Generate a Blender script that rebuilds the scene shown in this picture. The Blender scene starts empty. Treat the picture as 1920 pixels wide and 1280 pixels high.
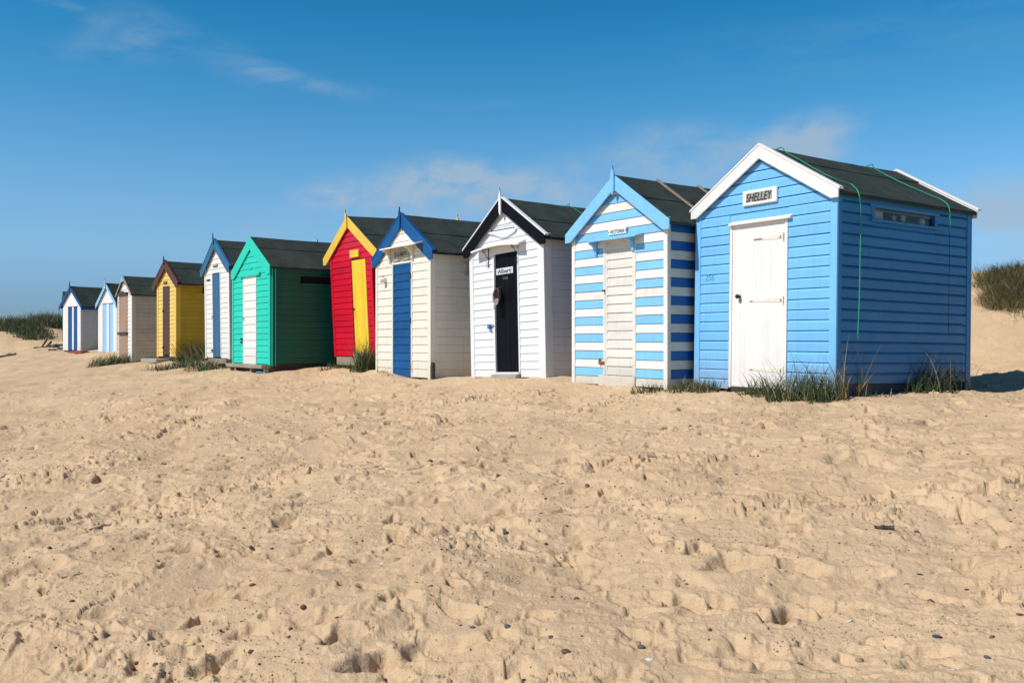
import bpy, math, random
import numpy as np
from mathutils import Vector, Matrix

random.seed(7)
rng = np.random.default_rng(11)
R = math.radians
scene = bpy.context.scene
col = scene.collection
FPX, CX, CY, EYE = 1709.0, 960.0, 640.0, 1.6

# ------------------------------------------------------------------ materials
def new_mat(name):
    m = bpy.data.materials.new(name); m.use_nodes = True
    nt = m.node_tree; b = nt.nodes['Principled BSDF']
    return m, nt, b

def node(nt, t, **kw):
    n = nt.nodes.new(t)
    for k, v in kw.items():
        if k.startswith('i_'):
            n.inputs[k[2:].replace('_', ' ')].default_value = v
        else: setattr(n, k, v)
    return n

def paint(name, rgb, rough=0.5, grain='h', chips=0.0, chip_rgb=(0.30, 0.26, 0.20), var=0.10, dirt=0.0, dirt_rgb=(0.16, 0.12, 0.08), bump=0.25, seed=0.0, base_dirt=0.0):
    """weathered paint on timber; grain 'h' runs along the boards, 'v' upright"""
    m, nt, b = new_mat(name); L = nt.links.new
    tc = node(nt, 'ShaderNodeTexCoord')
    mp = node(nt, 'ShaderNodeMapping'); L(tc.outputs['Object'], mp.inputs['Vector'])
    mp.inputs['Location'].default_value = (seed * 3.1, seed * 1.7, seed * 2.3)
    mp.inputs['Scale'].default_value = (2.0, 2.0, 45) if grain == 'h' else (45, 45, 2.0)
    if grain == 'n': mp.inputs['Scale'].default_value = (8, 8, 8)
    g = node(nt, 'ShaderNodeTexNoise', i_Scale=1.0, i_Detail=5.0, i_Roughness=0.6); L(mp.outputs[0], g.inputs['Vector'])
    big = node(nt, 'ShaderNodeTexNoise', i_Scale=2.3, i_Detail=4.0, i_Roughness=0.6)
    mp2 = node(nt, 'ShaderNodeMapping'); L(tc.outputs['Object'], mp2.inputs['Vector']); mp2.inputs['Location'].default_value = (seed, -seed, seed * .5)
    L(mp2.outputs[0], big.inputs['Vector'])
    mx = node(nt, 'ShaderNodeMix', data_type='RGBA')
    mx.inputs['A'].default_value = tuple(c * (1 - var) for c in rgb) + (1,)
    mx.inputs['B'].default_value = tuple(min(1, c * (1 + var * .6)) for c in rgb) + (1,)
    ad = node(nt, 'ShaderNodeMath', operation='MULTIPLY_ADD'); ad.inputs[1].default_value = 0.5; L(g.outputs['Fac'], ad.inputs[0])
    hb = node(nt, 'ShaderNodeMath', operation='MULTIPLY'); hb.inputs[1].default_value = 0.5; L(big.outputs['Fac'], hb.inputs[0]); L(hb.outputs[0], ad.inputs[2])
    mr = node(nt, 'ShaderNodeMapRange'); mr.inputs['From Min'].default_value = .35; mr.inputs['From Max'].default_value = .65
    L(ad.outputs[0], mr.inputs['Value']); L(mr.outputs[0], mx.inputs['Factor'])
    colr = mx.outputs['Result']
    if dirt > 0:
        dn = node(nt, 'ShaderNodeTexNoise', i_Scale=5.0, i_Detail=7.0, i_Roughness=0.7); L(mp2.outputs[0], dn.inputs['Vector'])
        dr = node(nt, 'ShaderNodeMapRange'); dr.inputs['From Min'].default_value = .52; dr.inputs['From Max'].default_value = .78; dr.inputs['To Max'].default_value = dirt
        L(dn.outputs['Fac'], dr.inputs['Value'])
        m2 = node(nt, 'ShaderNodeMix', data_type='RGBA'); L(dr.outputs[0], m2.inputs['Factor']); L(colr, m2.inputs['A']); m2.inputs['B'].default_value = dirt_rgb + (1,)
        colr = m2.outputs['Result']
    if base_dirt > 0:   # splash of sand and damp in the lowest boards
        sp = node(nt, 'ShaderNodeSeparateXYZ'); L(tc.outputs['Object'], sp.inputs[0])
        br = node(nt, 'ShaderNodeMapRange'); br.inputs['From Min'].default_value = .45; br.inputs['From Max'].default_value = 0.0; br.inputs['To Max'].default_value = base_dirt
        L(sp.outputs['Z'], br.inputs['Value'])
        bm = node(nt, 'ShaderNodeMath', operation='MULTIPLY'); L(br.outputs[0], bm.inputs[0]); L(big.outputs['Fac'], bm.inputs[1])
        m3 = node(nt, 'ShaderNodeMix', data_type='RGBA'); L(bm.outputs[0], m3.inputs['Factor']); L(colr, m3.inputs['A']); m3.inputs['B'].default_value = (0.38, 0.29, 0.18, 1)
        colr = m3.outputs['Result']
    if chips > 0:
        mp3 = node(nt, 'ShaderNodeMapping'); L(mp2.outputs[0], mp3.inputs['Vector'])
        mp3.inputs['Scale'].default_value = (1, 1, 2.2) if grain == 'h' else (2.2, 2.2, 1)
        cn = node(nt, 'ShaderNodeTexNoise', i_Scale=17.0, i_Detail=4.0, i_Roughness=0.65); L(mp3.outputs[0], cn.inputs['Vector'])
        cr = node(nt, 'ShaderNodeMapRange'); t = 0.80 - 0.14 * chips; cr.inputs['From Min'].default_value = t; cr.inputs['From Max'].default_value = t + .015
        L(cn.outputs['Fac'], cr.inputs['Value'])
        m4 = node(nt, 'ShaderNodeMix', data_type='RGBA'); L(cr.outputs[0], m4.inputs['Factor']); L(colr, m4.inputs['A']); m4.inputs['B'].default_value = chip_rgb + (1,)
        colr = m4.outputs['Result']
    gi = node(nt, 'ShaderNodeNewGeometry'); ri = node(nt, 'ShaderNodeMapRange'); ri.inputs['To Min'].default_value = 1 - var * .9; ri.inputs['To Max'].default_value = 1.0 + var * .25
    L(gi.outputs['Random Per Island'], ri.inputs['Value'])
    mps = node(nt, 'ShaderNodeMapping'); L(mp2.outputs[0], mps.inputs['Vector']); mps.inputs['Scale'].default_value = (22, 22, 1.1)
    sn = node(nt, 'ShaderNodeTexNoise', i_Scale=1.0, i_Detail=5.0, i_Roughness=.65); L(mps.outputs[0], sn.inputs['Vector'])
    sr = node(nt, 'ShaderNodeMapRange'); sr.inputs['From Min'].default_value = .50; sr.inputs['From Max'].default_value = .74; sr.inputs['To Min'].default_value = 1.0; sr.inputs['To Max'].default_value = .87
    L(sn.outputs['Fac'], sr.inputs['Value'])
    mm = node(nt, 'ShaderNodeMath', operation='MULTIPLY'); L(ri.outputs[0], mm.inputs[0]); L(sr.outputs[0], mm.inputs[1])
    vs_ = node(nt, 'ShaderNodeVectorMath', operation='SCALE'); L(colr, vs_.inputs[0]); L(mm.outputs[0], vs_.inputs['Scale']); colr = vs_.outputs[0]
    L(colr, b.inputs['Base Color'])
    b.inputs['Roughness'].default_value = rough
    b.inputs['Specular IOR Level'].default_value = 0.35
    bp = node(nt, 'ShaderNodeBump'); bp.inputs['Strength'].default_value = bump; bp.inputs['Distance'].default_value = 0.003
    L(ad.outputs[0], bp.inputs['Height']); L(bp.outputs[0], b.inputs['Normal'])
    return m

def flat(name, rgb, rough=0.6, metal=0.0):
    return paint(name, rgb, rough=rough, grain='n', var=.15, bump=.1) if metal == 0 else _metal(name, rgb, rough)

def _metal(name, rgb, rough):
    m = paint(name, rgb, rough=rough, grain='n', var=.25, bump=.15)
    m.node_tree.nodes['Principled BSDF'].inputs['Metallic'].default_value = 1
    return m

def sand_mat():
    m, nt, b = new_mat('dry_sand'); L = nt.links.new
    tc = node(nt, 'ShaderNodeTexCoord'); P = tc.outputs['Object']
    n1 = node(nt, 'ShaderNodeTexNoise', i_Scale=0.9, i_Detail=6.0, i_Roughness=0.6); L(P, n1.inputs['Vector'])
    n2 = node(nt, 'ShaderNodeTexNoise', i_Scale=260.0, i_Detail=2.0); L(P, n2.inputs['Vector'])
    n3 = node(nt, 'ShaderNodeTexNoise', i_Scale=34.0, i_Detail=5.0, i_Roughness=0.7); L(P, n3.inputs['Vector'])
    n4 = node(nt, 'ShaderNodeTexNoise', i_Scale=9.0, i_Detail=4.0, i_Roughness=0.65); L(P, n4.inputs['Vector'])
    r1 = node(nt, 'ShaderNodeMapRange'); r1.inputs['From Min'].default_value = .3; r1.inputs['From Max'].default_value = .7; L(n1.outputs['Fac'], r1.inputs['Value'])
    m1 = node(nt, 'ShaderNodeMix', data_type='RGBA'); m1.inputs['A'].default_value = SAND_A + (1,); m1.inputs['B'].default_value = SAND_B + (1,)
    L(r1.outputs[0], m1.inputs['Factor'])
    r2 = node(nt, 'ShaderNodeMapRange'); r2.inputs['From Min'].default_value = .35; r2.inputs['From Max'].default_value = .65
    r2.inputs['To Min'].default_value = .80; r2.inputs['To Max'].default_value = 1.12; L(n2.outputs['Fac'], r2.inputs['Value'])
    vm = node(nt, 'ShaderNodeVectorMath', operation='SCALE'); L(m1.outputs['Result'], vm.inputs[0]); L(r2.outputs[0], vm.inputs['Scale'])
    # damper, browner crumbs where the surface has been kicked open
    r3 = node(nt, 'ShaderNodeMapRange'); r3.inputs['From Min'].default_value = .60; r3.inputs['From Max'].default_value = .74; r3.inputs['To Max'].default_value = .45; L(n4.outputs['Fac'], r3.inputs['Value'])
    m2 = node(nt, 'ShaderNodeMix', data_type='RGBA'); L(r3.outputs[0], m2.inputs['Factor']); L(vm.outputs[0], m2.inputs['A']); m2.inputs['B'].default_value = (0.30, 0.205, 0.115, 1)
    # dark grit specks
    vo = node(nt, 'ShaderNodeTexVoronoi', i_Scale=26.0, i_Randomness=1.0); L(P, vo.inputs['Vector'])
    sp = node(nt, 'ShaderNodeSeparateColor'); L(vo.outputs['Color'], sp.inputs[0])
    keep = node(nt, 'ShaderNodeMath', operation='GREATER_THAN'); keep.inputs[1].default_value = .87; L(sp.outputs[0], keep.inputs[0])
    sz = node(nt, 'ShaderNodeMath', operation='MULTIPLY'); sz.inputs[1].default_value = .13; L(sp.outputs[1], sz.inputs[0])
    lt = node(nt, 'ShaderNodeMath', operation='LESS_THAN'); L(vo.outputs['Distance'], lt.inputs[0]); L(sz.outputs[0], lt.inputs[1])
    an = node(nt, 'ShaderNodeMath', operation='MULTIPLY'); L(keep.outputs[0], an.inputs[0]); L(lt.outputs[0], an.inputs[1])
    m3 = node(nt, 'ShaderNodeMix', data_type='RGBA'); L(an.outputs[0], m3.inputs['Factor']); L(m2.outputs['Result'], m3.inputs['A']); m3.inputs['B'].default_value = (0.07, 0.05, 0.04, 1)
    L(m3.outputs['Result'], b.inputs['Base Color'])
    b.inputs['Roughness'].default_value = .95; b.inputs['Specular IOR Level'].default_value = .15
    a1 = node(nt, 'ShaderNodeMath', operation='MULTIPLY_ADD'); a1.inputs[1].default_value = .10; L(n2.outputs['Fac'], a1.inputs[0]); L(n3.outputs['Fac'], a1.inputs[2])
    a2 = node(nt, 'ShaderNodeMath', operation='MULTIPLY_ADD'); a2.inputs[1].default_value = 2.2; L(n4.outputs['Fac'], a2.inputs[0]); L(a1.outputs[0], a2.inputs[2])
    bp = node(nt, 'ShaderNodeBump'); bp.inputs['Strength'].default_value = .62; bp.inputs['Distance'].default_value = .014
    L(a2.outputs[0], bp.inputs['Height']); L(bp.outputs[0], b.inputs['Normal'])
    return m

def leaf_mat(name, rgb):
    m, nt, b = new_mat(name); L = nt.links.new
    gi = node(nt, 'ShaderNodeNewGeometry')
    mx = node(nt, 'ShaderNodeMix', data_type='RGBA'); mx.inputs['A'].default_value = tuple(c * .6 for c in rgb) + (1,); mx.inputs['B'].default_value = tuple(c * 1.5 for c in rgb) + (1,)
    L(gi.outputs['Random Per Island'], mx.inputs['Factor'])
    L(mx.outputs['Result'], b.inputs['Base Color']); b.inputs['Roughness'].default_value = .5; b.inputs['Specular IOR Level'].default_value = .3
    tr = node(nt, 'ShaderNodeBsdfTranslucent'); L(mx.outputs['Result'], tr.inputs['Color'])
    ms = node(nt, 'ShaderNodeMixShader'); ms.inputs[0].default_value = .3
    out = nt.nodes['Material Output']; L(b.outputs[0], ms.inputs[1]); L(tr.outputs[0], ms.inputs[2]); L(ms.outputs[0], out.inputs['Surface'])
    return m

def felt_mat():
    m, nt, b = new_mat('roofing_felt'); L = nt.links.new
    tc = node(nt, 'ShaderNodeTexCoord')
    n1 = node(nt, 'ShaderNodeTexNoise', i_Scale=3.0, i_Detail=6.0, i_Roughness=0.65); L(tc.outputs['Object'], n1.inputs['Vector'])
    n2 = node(nt, 'ShaderNodeTexNoise', i_Scale=220.0, i_Detail=2.0); L(tc.outputs['Object'], n2.inputs['Vector'])
    cr = node(nt, 'ShaderNodeMapRange'); cr.inputs['From Min'].default_value = .3; cr.inputs['From Max'].default_value = .72; L(n1.outputs['Fac'], cr.inputs['Value'])
    mx = node(nt, 'ShaderNodeMix', data_type='RGBA'); mx.inputs['A'].default_value = (.022, .032, .028, 1); mx.inputs['B'].default_value = (.050, .064, .056, 1)
    L(cr.outputs[0], mx.inputs['Factor'])
    r2 = node(nt, 'ShaderNodeMapRange'); r2.inputs['From Min'].default_value = .35; r2.inputs['From Max'].default_value = .65; r2.inputs['To Min'].default_value = .75; r2.inputs['To Max'].default_value = 1.25; L(n2.outputs['Fac'], r2.inputs['Value'])
    vm = node(nt, 'ShaderNodeVectorMath', operation='SCALE'); L(mx.outputs['Result'], vm.inputs[0]); L(r2.outputs[0], vm.inputs['Scale'])
    L(vm.outputs[0], b.inputs['Base Color']); b.inputs['Roughness'].default_value = .9; b.inputs['Specular IOR Level'].default_value = .2
    bp = node(nt, 'ShaderNodeBump'); bp.inputs['Strength'].default_value = .7; bp.inputs['Distance'].default_value = .02
    ad = node(nt, 'ShaderNodeMath', operation='MULTIPLY_ADD'); ad.inputs[1].default_value = .12; L(n2.outputs['Fac'], ad.inputs[0]); L(n1.outputs['Fac'], ad.inputs[2])
    L(ad.outputs[0], bp.inputs['Height']); L(bp.outputs[0], b.inputs['Normal'])
    return m

SAND_A = (0.555, 0.388, 0.238); SAND_B = (0.65, 0.468, 0.295)
M = {}
M['sand'] = sand_mat()
M['felt'] = felt_mat()
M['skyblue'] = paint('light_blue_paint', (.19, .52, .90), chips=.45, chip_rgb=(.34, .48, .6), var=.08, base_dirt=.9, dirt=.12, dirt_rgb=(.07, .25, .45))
M['sideblue'] = paint('side_wall_blue', (.020, .20, .47), chips=.35, chip_rgb=(.12, .2, .3), var=.10, base_dirt=.5, dirt=.2, dirt_rgb=(.03, .14, .28), seed=1.5)  # side wall and side trim colour, deeper than the light blue front
M['doorwhite'] = paint('flat_white_door_paint', (.80, .79, .77), grain='n', chips=.25, chip_rgb=(.5, .42, .30), dirt=.06, var=.03, base_dirt=.3, seed=41)
M['vicblue'] = paint('pale_blue_paint', (.22, .54, .87), chips=.35, chip_rgb=(.5, .5, .45), var=.07, seed=2)
M['vicdark'] = paint('side_stripe_blue', (.006, .085, .30), chips=.3, chip_rgb=(.3, .3, .3), var=.1, seed=3)  # side wall stripes, darker than the pale blue stripes in front
M['white'] = paint('white_paint', (.80, .79, .76), chips=.2, chip_rgb=(.35, .30, .24), dirt=.12, var=.05, base_dirt=.35, seed=4)
M['whitev'] = paint('white_paint_upright', (.80, .79, .77), grain='v', chips=.25, chip_rgb=(.35, .30, .24), dirt=.10, var=.05, base_dirt=.35, seed=5)
M['oldwhite'] = paint('old_white_paint', (.78, .75, .69), chips=.75, chip_rgb=(.30, .27, .22), dirt=.28, dirt_rgb=(.36, .30, .22), var=.1, seed=6, base_dirt=.9, bump=.5)
M['cream'] = paint('cream_paint', (.80, .76, .66), chips=.15, dirt=.12, var=.05, seed=7, base_dirt=.5)
M['coolwhite'] = paint('cool_white_paint', (.78, .80, .83), chips=.1, dirt=.06, var=.04, seed=8, base_dirt=.3)
M['black'] = paint('black_paint', (.003, .004, .007), grain='v', rough=.6, chips=.1, chip_rgb=(.05, .05, .05), var=.3, seed=9)
M['navy'] = paint('royal_blue_paint', (.004, .085, .27), chips=.35, chip_rgb=(.35, .38, .42), var=.18, seed=10)
M['red'] = paint('red_paint', (.62, .006, .030), chips=.2, chip_rgb=(.35, .15, .12), var=.14, seed=11, rough=.42)
M['darkred'] = paint('dark_red_paint', (.16, .012, .012), var=.15, seed=12)
M['yellow'] = paint('yellow_paint', (.83, .54, .075), chips=.2, chip_rgb=(.45, .36, .2), dirt=.12, var=.1, seed=13)
M['yellowv'] = paint('yellow_door_paint', (.86, .60, .05), grain='v', var=.1, seed=14, bump=.4)
M['palyellow'] = paint('pale_yellow_paint', (.80, .56, .16), var=.08, seed=15, dirt=.12)
M['shadedyellow'] = paint('shaded_yellow_paint', (.66, .44, .035), var=.1, seed=16)  # hut yellow with the side wall's shade mixed into the colour
M['teal'] = paint('turquoise_paint', (.020, .60, .46), chips=.15, chip_rgb=(.05, .3, .25), var=.07, seed=17)
M['tealdark'] = paint('side_wall_green', (.003, .125, .088), var=.12, seed=18)  # side wall colour, much darker than the turquoise front
M['midblue'] = paint('faded_blue_paint', (.032, .135, .27), grain='v', var=.16, seed=19, chips=.2, chip_rgb=(.2, .25, .3))
M['brown'] = paint('brown_paint', (.085, .035, .020), grain='v', var=.15, seed=20)
M['palewood'] = paint('bare_plywood', (.40, .25, .165), grain='v', var=.22, seed=21, dirt=.2)
M['greywood'] = paint('weathered_timber', (.33, .28, .21), grain='h', var=.25, seed=22, dirt=.4, bump=.6)
M['greycream'] = paint('weathered_cream_boards', (.58, .53, .44), var=.12, seed=23, dirt=.4, dirt_rgb=(.25, .18, .12), chips=.3)
M['greyboard'] = paint('grey_white_panel', (.52, .54, .56), grain='v', var=.08, seed=24, dirt=.2, base_dirt=.5)
M['sky2'] = paint('baby_blue_paint', (.30, .56, .82), grain='v', var=.08, seed=25, chips=.1)
M['green'] = paint('bottle_green_paint', (.012, .16, .10), var=.1, seed=26)
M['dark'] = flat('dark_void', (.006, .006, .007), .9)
M['darkwood'] = paint('dark_bearer_timber', (.05, .04, .032), var=.3, seed=27, bump=.6)
M['plinthblue'] = paint('blue_grey_plinth', (.035, .075, .13), grain='n', var=.35, seed=28, bump=.8, dirt=.5, dirt_rgb=(.10, .08, .06))
M['iron'] = flat('black_iron', (.012, .012, .013), .45)
M['rust'] = paint('rusty_steel', (.34, .13, .035), grain='n', rough=.8, var=.45, seed=29, dirt=.5, dirt_rgb=(.09, .03, .012), bump=.6)
M['rustwhite'] = paint('white_painted_hinge', (.78, .74, .66), grain='n', rough=.6, var=.08, chips=.9, chip_rgb=(.55, .28, .09), seed=30)
M['brass'] = _metal('brass', (.55, .40, .15), .4)
M['black'].node_tree.nodes['Principled BSDF'].inputs['Specular IOR Level'].default_value = .12
M['ink'] = flat('black_lettering', (.015, .015, .015), .6)
M['faintblue'] = flat('faint_blue_number', (.12, .38, .70), .6)
M['rope'] = flat('green_rope', (.03, .34, .21), .8)
M['ropeold'] = flat('faded_green_rope', (.10, .20, .10), .8)
M['bluerope'] = flat('blue_rope', (.04, .28, .42), .7)
M['lockblue'] = flat('blue_plastic', (.03, .22, .62), .4)
M['steel'] = _metal('dull_steel', (.45, .46, .47), .35)
M['capgrey'] = flat('cap_grey_cloth', (.13, .115, .11), .9)
M['cappink'] = flat('cap_pink_cloth', (.52, .27, .22), .9)
M['capbrim'] = flat('cap_brim_cloth', (.22, .22, .25), .9)
M['paper'] = flat('old_paper', (.62, .63, .62), .9)
M['grass'] = leaf_mat('marram_green', (.060, .092, .034))
M['grassblue'] = leaf_mat('marram_blue_green', (.055, .098, .052))
M['straw'] = leaf_mat('marram_straw', (.33, .26, .13))
M['flint'] = flat('grey_flint', (.10, .096, .095), .8)
M['brownstone'] = flat('brown_stone', (.12, .075, .05), .6)
M['redstone'] = flat('red_brick_stone', (.28, .085, .035), .7)
M['tanstone'] = flat('tan_stone', (.33, .24, .15), .7)
M['shellwhite'] = flat('white_shell', (.72, .69, .64), .5)
M['mussel'] = flat('blue_black_mussel', (.075, .082, .10), .5)
M['drift'] = paint('dark_driftwood', (.06, .048, .04), grain='n', var=.4, seed=33, bump=.8)
M['concrete'] = flat('grey_concrete', (.36, .34, .30), .9)
gm, gnt, gb = new_mat('window_glass')
_t = node(gnt, 'ShaderNodeBsdfTransparent'); _t.inputs[0].default_value = (.75, .8, .82, 1)
_g = node(gnt, 'ShaderNodeBsdfGlossy'); _g.inputs['Roughness'].default_value = .08
_fr = node(gnt, 'ShaderNodeFresnel'); _fr.inputs[0].default_value = 1.45
_mx = node(gnt, 'ShaderNodeMixShader'); gnt.links.new(_fr.outputs[0], _mx.inputs[0]); gnt.links.new(_t.outputs[0], _mx.inputs[1]); gnt.links.new(_g.outputs[0], _mx.inputs[2])
gnt.links.new(_mx.outputs[0], gnt.nodes['Material Output'].inputs['Surface'])
M['glass'] = gm

# ------------------------------------------------------------------ mesh helper
class MB:
    def __init__(s): s.v = []; s.f = []; s.m = []; s.mats = []
    def mi(s, m):
        if m not in s.mats: s.mats.append(m)
        return s.mats.index(m)
    def add(s, vs, fs, mat):
        o = len(s.v); s.v += [tuple(v) for v in vs]; k = s.mi(mat)
        for f in fs: s.f.append(tuple(i + o for i in f)); s.m.append(k)
        return s
    def box(s, x0, x1, y0, y1, z0, z1, mat):
        x0, x1 = sorted((x0, x1)); y0, y1 = sorted((y0, y1)); z0, z1 = sorted((z0, z1))
        vs = [(x, y, z) for z in (z0, z1) for y in (y0, y1) for x in (x0, x1)]
        return s.add(vs, [(0, 2, 3, 1), (4, 5, 7, 6), (0, 1, 5, 4), (2, 6, 7, 3), (0, 4, 6, 2), (1, 3, 7, 5)], mat)
    def prism(s, poly, y0, y1, mat, axis='y'):
        """poly (a,b) counter-clockwise seen from -y; extruded y0..y1"""
        n = len(poly)
        if axis == 'y': P = lambda a, b, c: (a, c, b)
        elif axis == 'x': P = lambda a, b, c: (c, a, b)
        else: P = lambda a, b, c: (a, b, c)
        vs = [P(a, b, y0) for a, b in poly] + [P(a, b, y1) for a, b in poly]
        fs = [tuple(range(n)), tuple(range(2 * n - 1, n - 1, -1))] + [(i, i + n, (i + 1) % n + n, (i + 1) % n) for i in range(n)]
        return s.add(vs, fs, mat)
    def tube(s, pts, r, mat, n=7, cap=True):
        pts = [Vector(p) for p in pts]; rs = r if isinstance(r, (list, tuple)) else [r] * len(pts)
        vs = []; fs = []
        up = Vector((0.31, 0.2, 0.93)).normalized()
        for i, p in enumerate(pts):
            d = (pts[min(i + 1, len(pts) - 1)] - pts[max(i - 1, 0)]).normalized()
            a = d.cross(up)
            if a.length < .05: a = d.cross(Vector((1, 0, 0)))
            a.normalize(); b = d.cross(a)
            for k in range(n):
                t = 2 * math.pi * k / n; vs.append(p + (a * math.cos(t) + b * math.sin(t)) * rs[i])
        for i in range(len(pts) - 1):
            for k in range(n):
                fs.append((i * n + k, i * n + (k + 1) % n, (i + 1) * n + (k + 1) % n, (i + 1) * n + k))
        if cap: fs += [tuple(range(n - 1, -1, -1)), tuple(range((len(pts) - 1) * n, len(pts) * n))]
        return s.add(vs, fs, mat)
    def ball(s, c, r, mat, sx=1, sy=1, sz=1, n=10, m=7):
        vs = [(c[0], c[1], c[2] - r * sz)]; fs = []
        for i in range(1, m):
            t = math.pi * i / m - math.pi / 2
            for k in range(n):
                a = 2 * math.pi * k / n
                vs.append((c[0] + r * sx * math.cos(t) * math.cos(a), c[1] + r * sy * math.cos(t) * math.sin(a), c[2] + r * sz * math.sin(t)))
        vs.append((c[0], c[1], c[2] + r * sz)); T = len(vs) - 1
        for k in range(n):
            fs.append((0, 1 + (k + 1) % n, 1 + k)); fs.append((T, 1 + (m - 2) * n + k, 1 + (m - 2) * n + (k + 1) % n))
        for i in range(m - 2):
            for k in range(n):
                a = 1 + i * n; fs.append((a + k, a + (k + 1) % n, a + n + (k + 1) % n, a + n + k))
        return s.add(vs, fs, mat)
    def build(s, name, parent=None, bevel=0, smooth=False, label=None):
        me = bpy.data.meshes.new(name); me.from_pydata(s.v, [], s.f)
        for m in s.mats: me.materials.append(m)
        me.polygons.foreach_set('material_index', s.m)
        if smooth: me.polygons.foreach_set('use_smooth', [True] * len(s.f))
        me.update()
        o = bpy.data.objects.new(name, me); col.objects.link(o)
        if parent: o.parent = parent
        if bevel:
            b = o.modifiers.new('bevel', 'BEVEL'); b.width = bevel; b.segments = 1; b.limit_method = 'ANGLE'
        if label: o['label'] = label
        return o

def tag(o, label=None, cat=None, group=None, kind=None):
    if label: o['label'] = label
    if cat: o['category'] = cat
    if group: o['group'] = group
    if kind: o['kind'] = kind
    return o

def text_mesh(name, txt, x0, x1, z0, z1, y, mat, parent, depth=.004, shear=0.0, bold=0.0):
    cu = bpy.data.curves.new('lettering_curve', 'FONT'); cu.body = txt; cu.size = 1; cu.extrude = .02; cu.offset = bold; cu.shear = shear; cu.resolution_u = 3
    tmp = bpy.data.objects.new('lettering_curve', cu); col.objects.link(tmp)
    dg = bpy.context.evaluated_depsgraph_get(); me = bpy.data.meshes.new_from_object(tmp.evaluated_get(dg))
    bpy.data.objects.remove(tmp); bpy.data.curves.remove(cu)
    n = len(me.vertices); c = np.empty(n * 3); me.vertices.foreach_get('co', c); c = c.reshape(-1, 3)
    mn, mxx = c.min(0), c.max(0); t = (c - mn) / np.maximum(mxx - mn, 1e-6)
    out = np.stack([x0 + t[:, 0] * (x1 - x0), y - t[:, 2] * depth, z0 + t[:, 1] * (z1 - z0)], 1)
    me.vertices.foreach_set('co', out.ravel()); me.materials.clear(); me.materials.append(mat); me.update()
    o = bpy.data.objects.new(name, me); col.objects.link(o); o.parent = parent
    return o

# ------------------------------------------------------------------ hut geometry
def ray(px, py): return Vector(((px - CX) / FPX, 1, (CY - py) / FPX))

class Hut:
    def __init__(h, xr, zr, yaw, xl, yb, apex, eave, D=2.45, lean=0.0, pitch=0.0, ov=.075, th=.035):
        yw = R(yaw); X = (xr - CX) / FPX * zr; k = (xl - CX) / FPX
        su, cy = math.sin(yw), math.cos(yw)
        h.W = (X - k * zr) / (su + k * cy); h.D = D; h.ov = ov; h.th = th
        cx, cz = X - h.W / 2 * su, zr + h.W / 2 * cy
        zb = EYE + (CY - yb) / FPX * zr
        h.M = Matrix.Translation((cx, cz, zb)) @ Matrix.Rotation(yw - math.pi / 2, 4, 'Z') @ Matrix.Rotation(lean, 4, 'Y') @ Matrix.Rotation(pitch, 4, 'X')
        h.I = h.M.inverted(); h.zr = zr
        ax, az = h.front(*apex, off=ov); ex, ez = h.front(*eave, off=ov)
        h.az = az; h.s = (az - ez) / (ex - ax); h.xe = ex - ax * .5; h.ez = az - h.s * h.xe
        h.A = az - th; h.E = h.A - h.s * h.W / 2
    def _hit(h, px, py, ax, val):
        o = h.I @ Vector((0, 0, EYE)); d = h.I.to_3x3() @ ray(px, py)
        return o + d * ((val - o[ax]) / d[ax])
    def front(h, px, py, off=0.0):
        p = h._hit(px, py, 1, -off); return p.x, p.z
    def side(h, px, py, off=0.0):
        p = h._hit(px, py, 0, h.W / 2 + off); return p.y, p.z
    def fbox(h, xl, yt, xr, ybt, off=0.0, yt_at='l', yb_at='r'):
        """local x0,x1,z0,z1; yt read at the left edge, yb at the right edge unless told otherwise"""
        x0, z1 = h.front(xl, yt, off); x1, z0 = h.front(xr, ybt, off)
        if yt_at == 'r': _, z1 = h.front(xr, yt, off)
        if yb_at == 'l': _, z0 = h.front(xl, ybt, off)
        return x0, x1, z0, z1
    def roofpt(h, px, py, lift=0.0):
        # right-hand roof slope: z = az - s*x + lift
        o = h.I @ Vector((0, 0, EYE)); d = h.I.to_3x3() @ ray(px, py)
        t = (h.az + lift - o.z - h.s * o.x) / (d.z + h.s * d.x)
        return o + d * t
    def world(h, p): return h.M @ Vector(p)
    def root(h, label, name='beach_hut'):
        e = bpy.data.objects.new(name, None); col.objects.link(e); e.matrix_world = h.M; e.empty_display_size = .3
        tag(e, label, 'beach hut', 'beach huts standing in a row on the sand'); h.o = e; return e

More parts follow.
